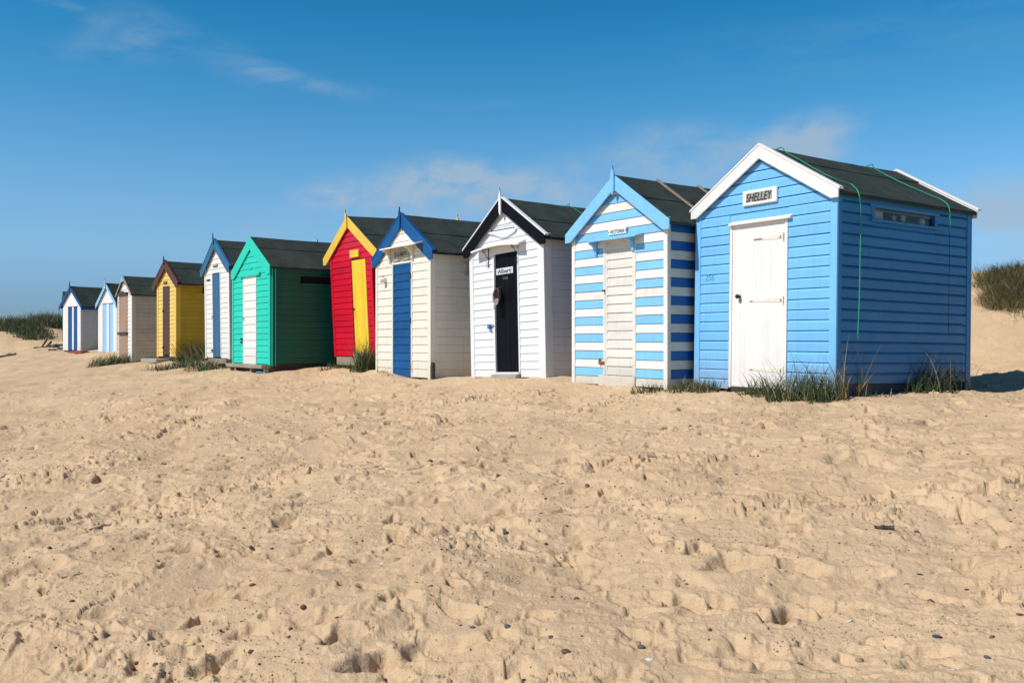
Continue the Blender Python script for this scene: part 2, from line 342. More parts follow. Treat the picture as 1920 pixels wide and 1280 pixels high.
def siding(h, mat, pitch, holes=(), proud=.018, style='lap', z0=0.0, which='front', mats=None, trim=.0, jitter=.0012, start=0):
    """boards on one wall as one mesh. mats(i, x) may give another paint by board"""
    mb = MB(); W, E, A, D = h.W, h.E, h.A, h.D
    if which in ('front', 'back'): lo, hi, top = -W / 2 + trim, W / 2 - trim, A - .02
    else: lo, hi, top = trim, D - trim, E + .005
    def lim(z):
        if which in ('front', 'back') and z > E + trim * h.s:
            w = (A - z) / h.s; return -w, w
        return lo, hi
    z = z0; i = start
    while z < top - .01:
        zt = min(z + pitch * random.uniform(.985, 1.015), top)
        dz = random.uniform(-jitter, jitter)
        p = proud * random.uniform(.9, 1.1); q = p * .25
        segs = [(lo, hi)]
        for (a, b, c, d) in holes:
            if c < (z + zt) / 2 < d:
                ns = []
                for (s0, s1) in segs:
                    if a > s0: ns.append((s0, min(a, s1)))
                    if b < s1: ns.append((max(b, s0), s1))
                segs = [x for x in ns if x[1] - x[0] > .005]
        extra = []
        for (a, b, c, d) in holes:
            if c <= (z + zt) / 2 <= d:      # cut board: keep what stands below or above the opening
                if c - z > .012: extra.append((a, b, z, c))
                if zt - d > .012: extra.append((a, b, d, zt))
            elif z < d < zt or z < c < zt:
                ns = []
                for (s0, s1) in segs:
                    if a > s0: ns.append((s0, min(a, s1)))
                    if b < s1: ns.append((max(b, s0), s1))
                segs = [x for x in ns if x[1] - x[0] > .005]
                if c - z > .012: extra.append((a, b, z, min(c, zt)))
                if zt - d > .012: extra.append((a, b, max(d, z), zt))
        for (a, b, ea, eb) in extra:
            lo2, hi2 = max(a, lim(eb)[0]), min(b, lim(eb)[1])
            if hi2 - lo2 < .02: continue
            pf = lambda zz: p + (q - p) * (zz - z) / (zt - z)
            vs = [(lo2, pf(ea), ea), (hi2, pf(ea), ea), (lo2, pf(eb), eb), (hi2, pf(eb), eb), (lo2, -.044, ea), (hi2, -.044, ea), (lo2, -.044, eb), (hi2, -.044, eb)]
            if which == 'front': vs = [(x, -y, zz) for x, y, zz in vs]
            elif which == 'right': vs = [(W / 2 + y, x, zz) for x, y, zz in vs]
            mb.add(vs, [(0, 1, 3, 2), (4, 5, 1, 0), (2, 3, 7, 6), (0, 2, 6, 4), (1, 5, 7, 3)], mats(i, (lo2 + hi2) / 2) if mats else mat)
        if which != 'front' and random.random() < .28:      # butt joints in long boards
            ns = []
            for (s0, s1) in segs:
                if s1 - s0 > 1.3:
                    c_ = random.uniform(s0 + .4, s1 - .4); ns += [(s0, c_ - .0015), (c_ + .0015, s1)]
                else: ns.append((s0, s1))
            segs = ns
        lb, hb = lim(z + dz); lt, ht = lim(zt)
        for (s0, s1) in segs:
            b0, b1 = max(s0, lb), min(s1, hb); t0, t1 = max(s0, lt), min(s1, ht)
            if b1 - b0 < .01: continue
            if t1 - t0 < .004: t0 = t1 = (lt + ht) / 2
            if b1 < t1: t1 = b1
            if style == 'lap': prof = [(z + dz + .0035, p, b0, b1), (z + dz + .012, p + .001, b0, b1), (zt - .0005, q, t0, t1)]
            else:
                zm = z + (zt - z) * .80; f = .80
                prof = [(z + dz + .006, p, b0, b1), (zm, p, b0 + (t0 - b0) * f, b1 + (t1 - b1) * f), (zt + .001, q, t0, t1)]
            vs = []
            back = -.044
            for (zz, pp, xa, xb) in prof:
                vs += [(xa, pp, zz), (xb, pp, zz)]
            nb = len(prof)
            for (zz, pp, xa, xb) in (prof[0], prof[-1]): vs += [(xa, back, zz), (xb, back, zz)]
            if which == 'front': vs = [(x, -y, zz) for x, y, zz in vs]
            elif which == 'back': vs = [(-x, D + y, zz) for x, y, zz in vs]
            elif which == 'right': vs = [(W / 2 + y, x, zz) for x, y, zz in vs]
            else: vs = [(-W / 2 - y, D - x, zz) for x, y, zz in vs]
            fs = [(2 * k, 2 * k + 1, 2 * k + 3, 2 * k + 2) for k in range(nb - 1)]
            B = 2 * nb
            fs += [(B, B + 1, 1, 0), (2 * nb - 2, 2 * nb - 1, B + 3, B + 2), (B + 1, B, B + 2, B + 3)]
            fs += [tuple([B] + [2 * k for k in range(nb)] + [B + 2]), tuple([B + 3] + [2 * k + 1 for k in range(nb - 1, -1, -1)] + [B + 1])]
            mb.add(vs, fs, mats(i, (s0 + s1) / 2) if mats else mat)
        z = zt; i += 1
    return mb

def backing(h, mb, mat, which, holes=()):
    W, E, A, D = h.W, h.E, h.A, h.D
    if which in ('front', 'back'):
        y0, y1 = (.045, .06) if which == 'front' else (D - .06, D - .045)
        mb.prism([(-W / 2 + .06, 0), (W / 2 - .06, 0), (W / 2 - .06, E - .03), (0, A - .07), (-W / 2 + .06, E - .03)], y0, y1, mat)
    else:
        sx = 1 if which == 'right' else -1
        xs = (sx * (W / 2 - .06), sx * (W / 2 - .045))
        if not holes: mb.box(xs[0], xs[1], 0.0, D, 0, E - .04, mat)
        else:
            a, b, c, d = holes[0]
            mb.box(*xs, 0, a, 0, E - .04, mat); mb.box(*xs, b, D, 0, E - .04, mat); mb.box(*xs, a, b, 0, c, mat); mb.box(*xs, a, b, d, E - .04, mat)

def make_shell(h, wall, pitch, side=None, holes=(), sholes=(), style='lap', proud=.018, trimw=.055, trim_mat=None, mats=None, smats=None,
               barge=None, bw=.17, barge_cap=None, rear_barge=None, finial=None, roof_mat=None, side_z0=0.0, seam=.36, scallop=False, finial_w=.05,
               finial_up=.14, finial_dn=.22, right_trim=None, side_trim_mat=None, start=0):
    W, E, A, D, s, o = h.W, h.E, h.A, h.D, h.s, h.o
    side = side or wall; trim_mat = trim_mat or wall; roof_mat = roof_mat or M['felt']
    rt = right_trim or trimw
    f = siding(h, wall, pitch, holes, proud, style, which='front', mats=mats, trim=.012, start=start); backing(h, f, M['darkwood'], 'front'); f.build('front_wall', o)
    r = siding(h, side, pitch, sholes, proud, style, which='right', mats=smats, trim=.012, z0=side_z0, start=start); backing(h, r, M['darkwood'], 'right', sholes); r.build('side_wall', o)
    l = siding(h, side, pitch, (), proud, style, which='left', mats=smats, trim=.012, z0=side_z0, start=start); backing(h, l, M['darkwood'], 'left'); l.build('side_wall', o)
    b = siding(h, side, pitch, (), proud, style, which='back', mats=smats, trim=.012); backing(h, b, M['darkwood'], 'back'); b.build('back_wall', o)
    # corner trims (L shaped), the right front one may be wider
    tb = proud + .010
    stm = side_trim_mat or trim_mat
    for sx in (-1, 1):
        w = rt if sx > 0 else trimw
        t = MB()
        ztop = E - .01 
        t.box(sx * (W / 2 - w), sx * (W / 2 + tb), -tb, .0, -.02, ztop, trim_mat)
        t.box(sx * (W / 2 + .0005), sx * (W / 2 + tb - .001), .0005, w * 1.0, -.02, ztop + .02, stm)
        t.build('corner_trim', o, bevel=.004)
        t = MB(); t.box(sx * (W / 2 - .02), sx * (W / 2 + tb), D, D + tb, -.02, ztop, stm); t.box(sx * (W / 2 + .0005), sx * (W / 2 + tb - .001), D - w, D - .0005, -.02, ztop + .02, stm)
        t.build('corner_trim', o, bevel=.004)
    # roof: one felt-covered slab pair with sag, lap seams and a turned-down eave
    ov, th, xe = h.ov, h.th, h.xe
    rf = MB(); ny = 14; y0, y1 = -ov + .021, D + ov - .021
    for sx in (-1, 1):
        prof = [(0.0, .0), (xe * seam, .0), (xe * seam + .001, -.013), (xe * .72, -.013), (xe - .015, -.013), (xe + .002, -.018), (xe + .002, -.055), (xe - .012, -.055), (xe - .012, -th), (W / 2 - .05, -th), (0.0, -th)]
        rows = []
        for j in range(ny + 1):
            y = y0 + (y1 - y0) * j / ny; sag = -.012 * math.sin(math.pi * j / ny) + random.uniform(-.0025, .0025)
            row = []
            for k, (x, dz) in enumerate(prof):
                zz = h.az - s * x + dz + (sag if 1 <= k < 5 or k == 0 else 0)
                if 1 <= k <= 6: zz += random.uniform(-.003, .003)
                if k == 2: zz += .001
                row.append((sx * x, y, zz))
            rows.append(row)
        n = len(prof); vs = [v for row in rows for v in row]; fs = []
        for j in range(ny):
            for k in range(n - 1):
                q = (j * n + k, j * n + k + 1, (j + 1) * n + k + 1, (j + 1) * n + k)
                fs.append(q if sx > 0 else q[::-1])
        e1 = tuple(range(n)); e2 = tuple(range(ny * n + n - 1, ny * n - 1, -1))
        fs += [e1[::-1], e2[::-1]] if sx > 0 else [e1, e2]
        rf.add(vs, fs, roof_mat)
    rf.build('roof', o)
    # bargeboards
    def board(sx, yf, yb, mat, cap):
        c = .62
        if scallop:
            N = 36; top = [(0.0, h.az + .004)] + [(xe, h.ez + .004)]
            low = []
            for k in range(N + 1):
                x = xe * (1 - k / N); low.append((x, h.az - s * x - bw + .030 * abs(math.sin(math.pi * k / N * 7)) - .004))
            poly = top[::-1] + [p for p in low[::-1]][::-1]
            poly = [(0.0, h.az + .004), ] + low[::-1] + [(xe, h.ez + .004)]
        else:
            zc = h.ez - c * bw; xc = (h.az - bw - zc) / s
            poly = [(0.0, h.az + .004), (0.0, h.az - bw), (xc, zc), (xe, zc), (xe, h.ez + .004)]
        P = [(sx * a, b) for a, b in poly]
        if sx < 0: P = P[::-1]
        m = MB()
        if scallop:
            # strips so the concave edge triangulates cleanly
            n = len(low); lw = low[::-1]
            for k in range(n - 1):
                (xa, za), (xb, zb) = lw[k], lw[k + 1]
                q = [(sx * xa, h.az - s * xa + .004), (sx * xa, za), (sx * xb, zb), (sx * xb, h.az - s * xb + .004)]
                if sx < 0: q = q[::-1]
                m.prism(q, yf, yb, mat)
        else: m.prism(P, yf, yb, mat)
        ob = m.build('bargeboard', o, bevel=0 if scallop else .003)
        if cap:
            m = MB(); t = .028
            q = [(0, h.az + .006), (sx * (xe + .02), h.az + .006 - s * (xe + .02)), (sx * (xe + .02), h.az + .006 + t - s * (xe + .02)), (0, h.az + .006 + t)]
            if sx < 0: q = q[::-1]
            m.prism(q, min(yf, yb) - .006, max(yf, yb) + .045, cap); m.build('verge_trim', ob, bevel=.003)
    if barge:
        for sx in (-1, 1):
            board(sx, -ov, -ov + .02, barge, barge_cap)
    rb = rear_barge or barge
    if rb:
        for sx in (-1, 1): board(sx, D + ov - .02, D + ov, rb, barge_cap)
    if finial:
        for (ya, yb) in ((-ov - .024, -ov - .002), (D + ov + .002, D + ov + .024)):
            w = finial_w; z = h.az
            poly = [(-w * .5, z - finial_dn + .06), (0, z - finial_dn), (w * .5, z - finial_dn + .06), (w * .55, z + .02), (w * .12, z + finial_up * .6), (0, z + finial_up), (-w * .12, z + finial_up * .6), (-w * .55, z + .02)]
            m = MB(); m.prism(poly, ya, yb, finial); m.build('finial', o)

def base_block(h, mat, z=-.25, inset=.03, y_extra=0.0):
    m = MB(); m.box(-h.W / 2 + inset, h.W / 2 - inset, inset, h.D - inset, z, -.002, mat); return m.build('plinth', h.o)

def plank_door(x0, x1, z0, z1, y0, y1, mat, n, vertical=True, gap=.004, frame=0, mb=None, fmat=None):
    """door leaf of n planks; y0 front face, y1 back"""
    mb = mb or MB(); X0, X1, Z0, Z1 = x0, x1, z0, z1
    if frame:
        fm = fmat or mat
        mb.box(X0, X0 + frame, y0 - .006, y1, Z0, Z1, fm); mb.box(X1 - frame, X1, y0 - .006, y1, Z0, Z1, fm)
        mb.box(X0 + frame, X1 - frame, y0 - .004, y1, Z1 - frame * .8, Z1, fm)
        X0 += frame; X1 -= frame; Z1 -= frame * .8
    mb.box(X0, X1, y0 + .010, y1, Z0, Z1, mat)
    for k in range(n):
        j = random.uniform(-.0015, .0015)
        if vertical:
            a = X0 + (X1 - X0) * k / n; b = X0 + (X1 - X0) * (k + 1) / n
            mb.box(a + gap / 2, b - gap / 2, y0 + j, y0 + .0105, Z0 + .001, Z1 - .001, mat)
        else:
            a = Z0 + (Z1 - Z0) * k / n; b = Z0 + (Z1 - Z0) * (k + 1) / n
            vs = [(X0, y0 + j - .008, a + gap), (X1, y0 + j - .008, a + gap), (X0, y0 + .004, b), (X1, y0 + .004, b), (X0, y0 + .0105, a + gap), (X1, y0 + .0105, a + gap), (X0, y0 + .0105, b), (X1, y0 + .0105, b)]
            mb.add(vs, [(0, 1, 3, 2), (4, 5, 1, 0), (2, 3, 7, 6), (0, 2, 6, 4), (1, 5, 7, 3)], mat)
    return mb

def door_frame(h, x0, x1, z0, z1, mat, w=.04, y0=-.026, y1=.044, sill=False, top=True):
    m = MB(); m.box(x0 - w, x0, y0, y1, z0, z1, mat); m.box(x1, x1 + w, y0, y1, z0, z1, mat)
    if top: m.box(x0 - w, x1 + w, y0 - .002, y1, z1, z1 + w, mat)
    return m.build('door_frame', h.o, bevel=.003)

def padlock(mb, x, y, z, s=1.0, body=None, sh=None):
    mb.box(x - .02 * s, x + .02 * s, y - .018 * s, y, z - .045 * s, z - .008 * s, body or M['iron'])
    pts = [(x + .013 * s * math.cos(t), y - .009 * s, z - .008 * s + .026 * s * math.sin(t)) for t in [math.pi * k / 8 for k in range(9)]]
    mb.tube(pts, .0035 * s, sh or M['steel'], 6)

# ================================================================== HUT 1: light blue, nearest
H1 = Hut(1565, 9.63, 32.9, 1307, 741, (1425, 273), (1573, 352), lean=.004, pitch=-.0125)
o = H1.root('light blue beach hut with plain white door and white bargeboards, largest and nearest')
dx0, dx1, dz0, dz1 = H1.fbox(1376, 421, 1471, 730)
wa, wb = H1.side(1637, 388), H1.side(1749, 427); wc = H1.side(1637, 411); wd = H1.side(1748, 407)
win = (wa[0], wb[0], (wb[1] + wc[1]) / 2, (wa[1] + wd[1]) / 2)
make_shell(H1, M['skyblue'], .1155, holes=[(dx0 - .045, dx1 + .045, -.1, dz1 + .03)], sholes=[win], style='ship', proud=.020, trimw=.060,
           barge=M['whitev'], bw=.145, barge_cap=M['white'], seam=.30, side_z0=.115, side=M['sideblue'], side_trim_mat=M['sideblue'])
door_frame(H1, dx0, dx1, dz0 - .01, dz1, M['whitev'], .038, top=False)
m = MB(); m.box(dx0, dx1, -.014, .03, dz0, dz1, M['doorwhite']); door = m.build('door', o, bevel=.003)
m = MB(); kx, kz = H1.front(1389, 556)
m.tube([(kx, -.014, kz), (kx, -.035, kz)], .018, M['iron'], 12); m.ball((kx, -.058, kz), .027, M['iron']); m.build('door_knob', door, smooth=True)
m = MB(); m.tube([(kx + .012, -.0145, kz - .035), (kx + .012, -.018, kz - .035)], .017, M['steel'], 12); m.box(kx - .005, kx + .03, -.018, -.0145, kz - .075, kz - .03, M['steel']); m.build('keyhole_plate', door, bevel=.002)
for (hx, hy) in ((1415, 447), (1407, 564), (1407, 694)):
    a, z = H1.front(hx, hy); b2, z2 = H1.front(1471, hy - 2)
    m = MB(); z = (z + z2) / 2
    m.prism([(a, z - .012), (b2 - .002, z - .028), (b2 - .002, z + .028), (a, z + .012)], -.0185, -.0142, M['rustwhite']); m.box(a + .004, a + (.13 if hy < 500 else .05), -.0200, -.0186, z - .010, z + (.004 if hy < 500 else .0), M['rust']); m.box(b2 - .05, b2 - .03, -.0200, -.0186, z - .02, z + .008, M['rust']); m.tube([(b2 + .002, -.030, z - .045), (b2 + .002, -.030, z + .045)], .008, M['rustwhite'], 8)
    m.build('hinge', door)
# drip board over the door
m = MB(); a, z1_ = H1.front(1367, 419, .05); b_, z2_ = H1.front(1483, 402, .05)
vs = [(a, -.02, z1_ + .015), (b_, -.02, z1_ + .015), (a, -.065, z1_ - .012), (b_, -.065, z1_ - .012), (a, -.065, z1_ - .034), (b_, -.065, z1_ - .034), (a, -.0, z1_ - .034), (b_, -.0, z1_ - .034), (a, .0, z1_ + .02), (b_, .0, z1_ + .02)]
m.add(vs, [(2, 3, 1, 0), (4, 5, 3, 2), (6, 7, 5, 4), (0, 1, 9, 8), (0, 8, 6, 4, 2), (1, 3, 5, 7, 9), (8, 9, 7, 6)], M['white']); m.build('door_head', o, bevel=.002)
# name board
a, z1_ = H1.front(1394, 362, .03); b_, z0_ = H1.front(1458, 378, .03); _, z1b = H1.front(1457, 347, .03); _, z0b = H1.front(1394, 388, .03)
sz0, sz1 = (z0_ + z0b) / 2, (z1_ + z1b) / 2
m = MB(); m.box(a, b_, -.050, -.018, sz0, sz1, M['white']); sg = m.build('name_sign', o, bevel=.008)
w_, hh = b_ - a, sz1 - sz0
m = MB(); m.box(a + w_ * .12, b_ - w_ * .13, -.0515, -.0502, sz0 + hh * .24, sz1 - hh * .20, flat('smudged_grey', (.33, .33, .30), .8)); m.build('sign_panel', sg)
text_mesh('lettering', 'SHELLEY', a + w_ * .12, b_ - w_ * .12, sz0 + hh * .22, sz1 - hh * .20, -.0517, M['ink'], sg, .003, shear=.25, bold=.004)
a, z = H1.front(1325, 526); b_, zz = H1.front(1341, 513)
text_mesh('hut_number', '256', a, b_, z - .005, zz + .002, -.0208, M['faintblue'], o, .002)
# side window
a, b_, c_, d_ = win
xs = H1.W / 2
m = MB()
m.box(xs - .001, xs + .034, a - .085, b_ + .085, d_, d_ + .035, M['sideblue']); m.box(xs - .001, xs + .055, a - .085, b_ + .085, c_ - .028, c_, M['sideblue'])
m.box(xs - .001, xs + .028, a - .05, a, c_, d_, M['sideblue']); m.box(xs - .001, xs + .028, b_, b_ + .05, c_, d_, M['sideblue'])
wf = m.build('window', o, bevel=.003)
m = MB(); dpt = .16   # dark shelf recess behind the glass
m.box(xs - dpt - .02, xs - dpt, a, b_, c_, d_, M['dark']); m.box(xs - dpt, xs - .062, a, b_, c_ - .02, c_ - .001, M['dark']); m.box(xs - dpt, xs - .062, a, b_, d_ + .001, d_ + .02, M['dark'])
m.build('window_recess', wf)
m = MB(); m.add([(xs - .010, a, c_), (xs - .010, b_, c_), (xs - .010, b_, d_), (xs - .010, a, d_)], [(0, 1, 2, 3)], M['glass']); m.build('pane', wf)
m = MB(); m.box(xs - .020, xs - .013, a, b_, d_ - .028, d_, M['greywood']); m.build('window_frame', wf)
# plinth on the side
m = MB(); m.box(xs - .14, xs + .004, .0, .62, -.30, .113, M['plinthblue']); m.box(-xs + .03, xs - .03, .64, H1.D - .03, -.30, .113, M['plinthblue']); m.box(-xs + .03, xs - .15, .05, .62, -.3, -.002, M['darkwood']); m.build('plinth', o)
a, z1_ = H1.front(1372, 731); b_, z0_ = H1.front(1465, 745)
m = MB(); m.box(a, b_, -.10, .04, -.10, -.045, M['greywood']); m.box(a + .01, b_, -.03, .04, -.045, dz0 - .002, M['darkwood']); m.build('door_step', o, bevel=.004)

# things on the shelf inside the window
def onto(h, mb, name, label, cat, group=None, smooth=False):
    """a separate thing whose mesh is laid out in hut h's coordinates: origin put at its own base"""
    V = [h.M @ Vector(v) for v in mb.v]; c = sum(V, Vector()) / len(V); c.z = min(v.z for v in V)
    mb.v = [tuple(v - c) for v in V]
    ob = mb.build(name, None, smooth=smooth); ob.location = c; tag(ob, label, cat, group); return ob
py = lambda t: H1.side(1637 + 112 * t, 398 + 19 * t)[0]
za = win[2]; H_ = win[3] - win[2]
m = MB(); m.prism([(py(.02), za + .01), (py(.20), za + .01), (py(.20), za + H_ * .80), (py(.02), za + H_ * .78)], xs - .030, xs - .025, M['shellwhite'], axis='x'); onto(H1, m, 'paper_note', 'faded white paper note propped inside the dark side window', 'paper')
def star(c, r, k, ri): return [(c[0] + (r if i % 2 == 0 else ri) * math.sin(math.pi * i / k), c[1] + (r if i % 2 == 0 else ri) * math.cos(math.pi * i / k)) for i in range(2 * k)]
def fan(mb, poly, x0, x1, mat):
    c = (sum(p[0] for p in poly) / len(poly), sum(p[1] for p in poly) / len(poly)); n = len(poly)
    vs = [(x1 + .012, c[0], c[1])] + [(x1, p[0], p[1]) for p in poly] + [(x0, p[0], p[1]) for p in poly]
    mb.add(vs, [(0, 1 + i, 1 + (i + 1) % n) for i in range(n)] + [(1 + i, 1 + n + i, 1 + n + (i + 1) % n, 1 + (i + 1) % n) for i in range(n)], mat)
m = MB(); fan(m, star((py(.40), za + H_ * .42), .055, 5, .022), xs - .04, xs - .032, M['shellwhite']); onto(H1, m, 'starfish', 'pale five-armed starfish leaning in the dark side window', 'starfish')
m = MB(); fan(m, star((py(.55), za + H_ * .50), .060, 6, .034), xs - .04, xs - .032, M['shellwhite']); m.box(xs - .038, xs - .034, py(.55) - .01, py(.55) + .01, za, za + H_ * .3, M['paper']); onto(H1, m, 'flower_ornament', 'pale flower ornament on a stalk in the dark side window', 'ornament')
m = MB(); m.ball((xs - .068, py(.90), za + H_ * .42), .060, M['shellwhite'], 0.6, 1, 1.0, 12, 8); onto(H1, m, 'scallop_shell', 'large round pale shell at the right end of the side window', 'shell', smooth=True)
m = MB(); m.ball((xs - .06, py(.74), za + H_ * .16), .032, M['tanstone'], 1, 1.2, .9, 12, 8); onto(H1, m, 'round_pebble', 'small dull pebble on the side window shelf beside the large shell', 'pebble', smooth=True)

# ================================================================== HUT 2: blue and white stripes
H2 = Hut(1251, 11.2, 34.9, 1076, 728, (1153, 327), (1256, 409))
o = H2.root('blue and white striped beach hut with an old off-white door and pale blue gable')
dx0, dx1, dz0, dz1 = H2.fbox(1136, 452, 1190, 705)
stripe = lambda i, x: (M['vicblue'], M['oldwhite'] if (i * 7) % 5 == 0 else M['white'])[(i + 1) % 2] if not (i == 19 and x > .0) else M['vicblue']
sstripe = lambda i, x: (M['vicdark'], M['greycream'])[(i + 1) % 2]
make_shell(H2, M['white'], .1135, holes=[(dx0 - .035, dx1 + .02, -.1, dz1 + .02)], mats=stripe, smats=sstripe, proud=.012, trimw=.045, trim_mat=M['white'],
           barge=M['vicblue'], bw=.19, barge_cap=None, finial=M['vicblue'], seam=.5, finial_w=.055, finial_up=.12, finial_dn=.27, side_trim_mat=M['greycream'])
base_block(H2, M['darkwood'])
door_frame(H2, dx0, dx1, dz0, dz1, M['oldwhite'], .035, y0=-.018)
door = plank_door(dx0, dx1, dz0, dz1, -.004, .04, M['oldwhite'], 15, False, .005, frame=.035).build('door', o)
kx, kz = H2.front(1134.5, 545); m = MB(); m.tube([(kx + .01, -.01, kz), (kx + .01, -.05, kz)], .012, M['iron'], 8); m.build('door_knob', door)
kx, kz = H2.front(1131, 679)
m = MB(); m.box(kx - .045, kx + .045, -.034, -.020, kz - .02, kz + .015, M['rust']); m.box(kx - .055, kx - .03, -.04, -.019, kz - .03, kz + .05, M['rust']); m.tube([(kx - .02, -.04, kz - .0), (kx + .05, -.04, kz)], .009, M['rust'], 8); m.build('bolt', door, bevel=.002)
a, z1_ = H2.front(1123, 707, .02); b_, z0_ = H2.front(1191, 724, .02)
m = MB(); m.box(a, b_, -.035, .03, -.015, dz0 - .004, M['oldwhite']); m.build('door_sill', o, bevel=.004)
# hood on two brackets
a, zt_ = H2.front(1107, 453, .10); b_, _z = H2.front(1197, 440, .10)
m = MB(); m.prism([(-.014, zt_ + .035), (-.014, zt_ + .010), (-.16, zt_ - .020), (-.16, zt_ - .002)], a, b_, M['vicblue'], axis='x'); hood = m.build('door_hood', o, bevel=.002)
for bx in (1120, 1190):
    x_, _ = H2.front(bx, 460)
    m = MB(); arc = [(-.145 + .125 * math.sin(t), zt_ - .02 - .19 * (1 - math.cos(t))) for t in [k * math.pi / 12 for k in range(7)]]
    arc = [(-.145, zt_ - .018), (-.13, zt_ - .045), (-.09, zt_ - .06), (-.06, zt_ - .09), (-.045, zt_ - .14), (-.04, zt_ - .18), (-.014, zt_ - .20), (-.014, zt_ + .006)]
    m.prism(arc, x_ - .022, x_ + .022, M['vicblue'], axis='x'); m.build('bracket', hood, bevel=.002)
a, z1_ = H2.front(1141, 431, .02); b_, z0_ = H2.front(1176, 438, .02); _, z1b = H2.front(1176, 427, .02); _, z0b = H2.front(1141, 440, .02)
z1_ = (z1_ + z1b) / 2; z0_ = (z0_ + z0b) / 2
m = MB(); m.box(a, b_, -.026, -.010, z0_, z1_, M['white']); sg = m.build('name_sign', o, bevel=.002)
w_ = b_ - a; hh = z1_ - z0_
text_mesh('lettering', 'VICTORIA', a + w_ * .10, b_ - w_ * .13, z0_ + hh * .2, z1_ - hh * .15, -.027, M['ink'], sg, .003, bold=.0)
m = MB(); m.box(b_ - w_ * .10, b_ - w_ * .02, -.030, -.0265, z0_ + hh * .45, z0_ + hh * .58, M['ink']); m.box(b_ - .008, b_ + .004, -.030, -.0265, z0_ + hh * .1, z1_ + hh * .1, M['ink']); m.build('sign_mark', sg)
m = MB(); m.box(a + w_ * .01, a + w_ * .05, -.030, -.0265, z0_ + hh * .4, z0_ + hh * .55, M['ink']); m.build('sign_mark', sg)
# battens on the felt
for (px0, py0) in ((1240, 346), (1316, 356)):
    p = H2.roofpt(px0, py0); yy = p.y
    m = MB(); n = 2
    for sx in (-1, 1):
        q = [(0.0, H2.az + .0), (sx * H2.xe, H2.ez + .0), (sx * H2.xe, H2.ez + .022), (0.0, H2.az + .022)]
        if sx < 0: q = q[::-1]
        m.prism(q, yy, yy + .045, M['greywood'])
    m.build('roof_batten', o)

# ================================================================== HUT 3: white with black gable
H3 = Hut(1024, 13.19, 37.0, 887, 711, (941, 370), (1022.5, 438.6), lean=-.030)
o = H3.root('white weatherboarded beach hut with black bargeboards and a narrow black door')
dx0, _, _, dz1 = H3.fbox(926, 478, 975, 697); x0b, dx1, dz0, _ = H3.fbox(932, 640, 975, 697)
dx0 = (dx0 + x0b) / 2
make_shell(H3, M['coolwhite'], .117, holes=[(dx0 - .03, dx1 + .035, -.1, dz1 + .02)], side=M['coolwhite'], proud=.012, trimw=.075, right_trim=.13, trim_mat=M['coolwhite'],
           barge=M['black'], bw=.20, barge_cap=M['coolwhite'], finial=M['coolwhite'], seam=.55, finial_w=.05, finial_up=.16, finial_dn=.28)
base_block(H3, M['darkwood'])
door_frame(H3, dx0, dx1, dz0, dz1, M['coolwhite'], .035, y0=-.022)
door = plank_door(dx0, dx1, dz0, dz1, .008, .044, M['black'], 5, True).build('door', o)
a, z1_ = H3.front(930.5, 504); b_, z0_ = H3.front(962, 511.5); _, z1b = H3.front(962, 499.5); _, z0b = H3.front(930.5, 516)
z1_ = (z1_ + z1b) / 2; z0_ = (z0_ + z0b) / 2; w_ = b_ - a; hh = z1_ - z0_
m = MB(); m.box(a, b_, -.004, .006, z0_, z1_, paint('grey_white_plate', (.62, .66, .70), grain='n', var=.05)); sg = m.build('name_sign', door, bevel=.002)
m_in = flat('dark_blue_lettering', (.03, .06, .09), .6)
text_mesh('lettering', '·Albert·', a + w_ * .05, b_ - w_ * .05, z0_ + hh * .16, z1_ - hh * .16, -.0045, m_in, sg, .003, bold=.008)
a, z = H3.front(942.5, 524); b_, zz = H3.front(952, 518); 
text_mesh('hut_number', '255', a, b_, z, zz, .0078, M['brass'], door, .006, bold=.01)
# hood with an arched front edge on wrought scroll brackets
a, za_ = H3.front(884, 474, .14); b_, _z = H3.front(973, 464, .14); zf = za_ - .0
m = MB(); N = 16; vs = []; fs = []
for k in range(N + 1):
    t = k / N; x = a + (b_ - a) * t; arch = .045 * math.sin(math.pi * t)
    vs += [(x, -.155, zf - .012 + arch), (x, -.155, zf + .016 + arch), (x, -.013, zf + .075 + arch * .6), (x, -.013, zf + .045 + arch * .6)]
for k in range(N):
    q = 4 * k
    for e in range(4): fs.append((q + e, q + (e + 1) % 4, q + 4 + (e + 1) % 4, q + 4 + e))
fs += [(3, 2, 1, 0), (4 * N, 4 * N + 1, 4 * N + 2, 4 * N + 3)]
m.add(vs, fs, M['coolwhite']); hood = m.build('door_hood', o)
m = MB(); m.box(dx0 - .02, dx1 + .02, -.020, -.0125, dz1 + .036, zf + .05, M['cream']); m.build('door_head', o)
for px_ in (917.5, 972):
    x_, _ = H3.front(px_, 480); m = MB(); z_ = zf + .01
    m.tube([(x_, -.016, z_ + .03), (x_, -.016, z_ - .27)], .007, M['iron'], 6)
    m.tube([(x_, -.016, z_ - .14), (x_, -.135, z_ + .0)], .005, M['iron'], 6)
    m.tube([(x_, -.02, z_ + .025), (x_, -.145, z_ + .0)], .005, M['iron'], 6)
    def curl(cy_, cz_, r, a0, turns):
        return [(x_, cy_ + r * (1 - .6 * k / 16) * math.cos(a0 + turns * k / 16), cz_ + r * (1 - .6 * k / 16) * math.sin(a0 + turns * k / 16)) for k in range(17)]
    m.tube(curl(-.115, z_ - .026, .020, 1.2, 5.5), .004, M['iron'], 5); m.tube(curl(-.080, z_ - .022, .017, 1.2, 5.5), .004, M['iron'], 5)
    m.tube(curl(-.04, z_ - .19, .024, 2.6, 5.5), .004, M['iron'], 5); m.tube(curl(-.038, z_ - .25, .022, 2.6, 5.5), .004, M['iron'], 5)
    m.build('scroll_bracket', hood)
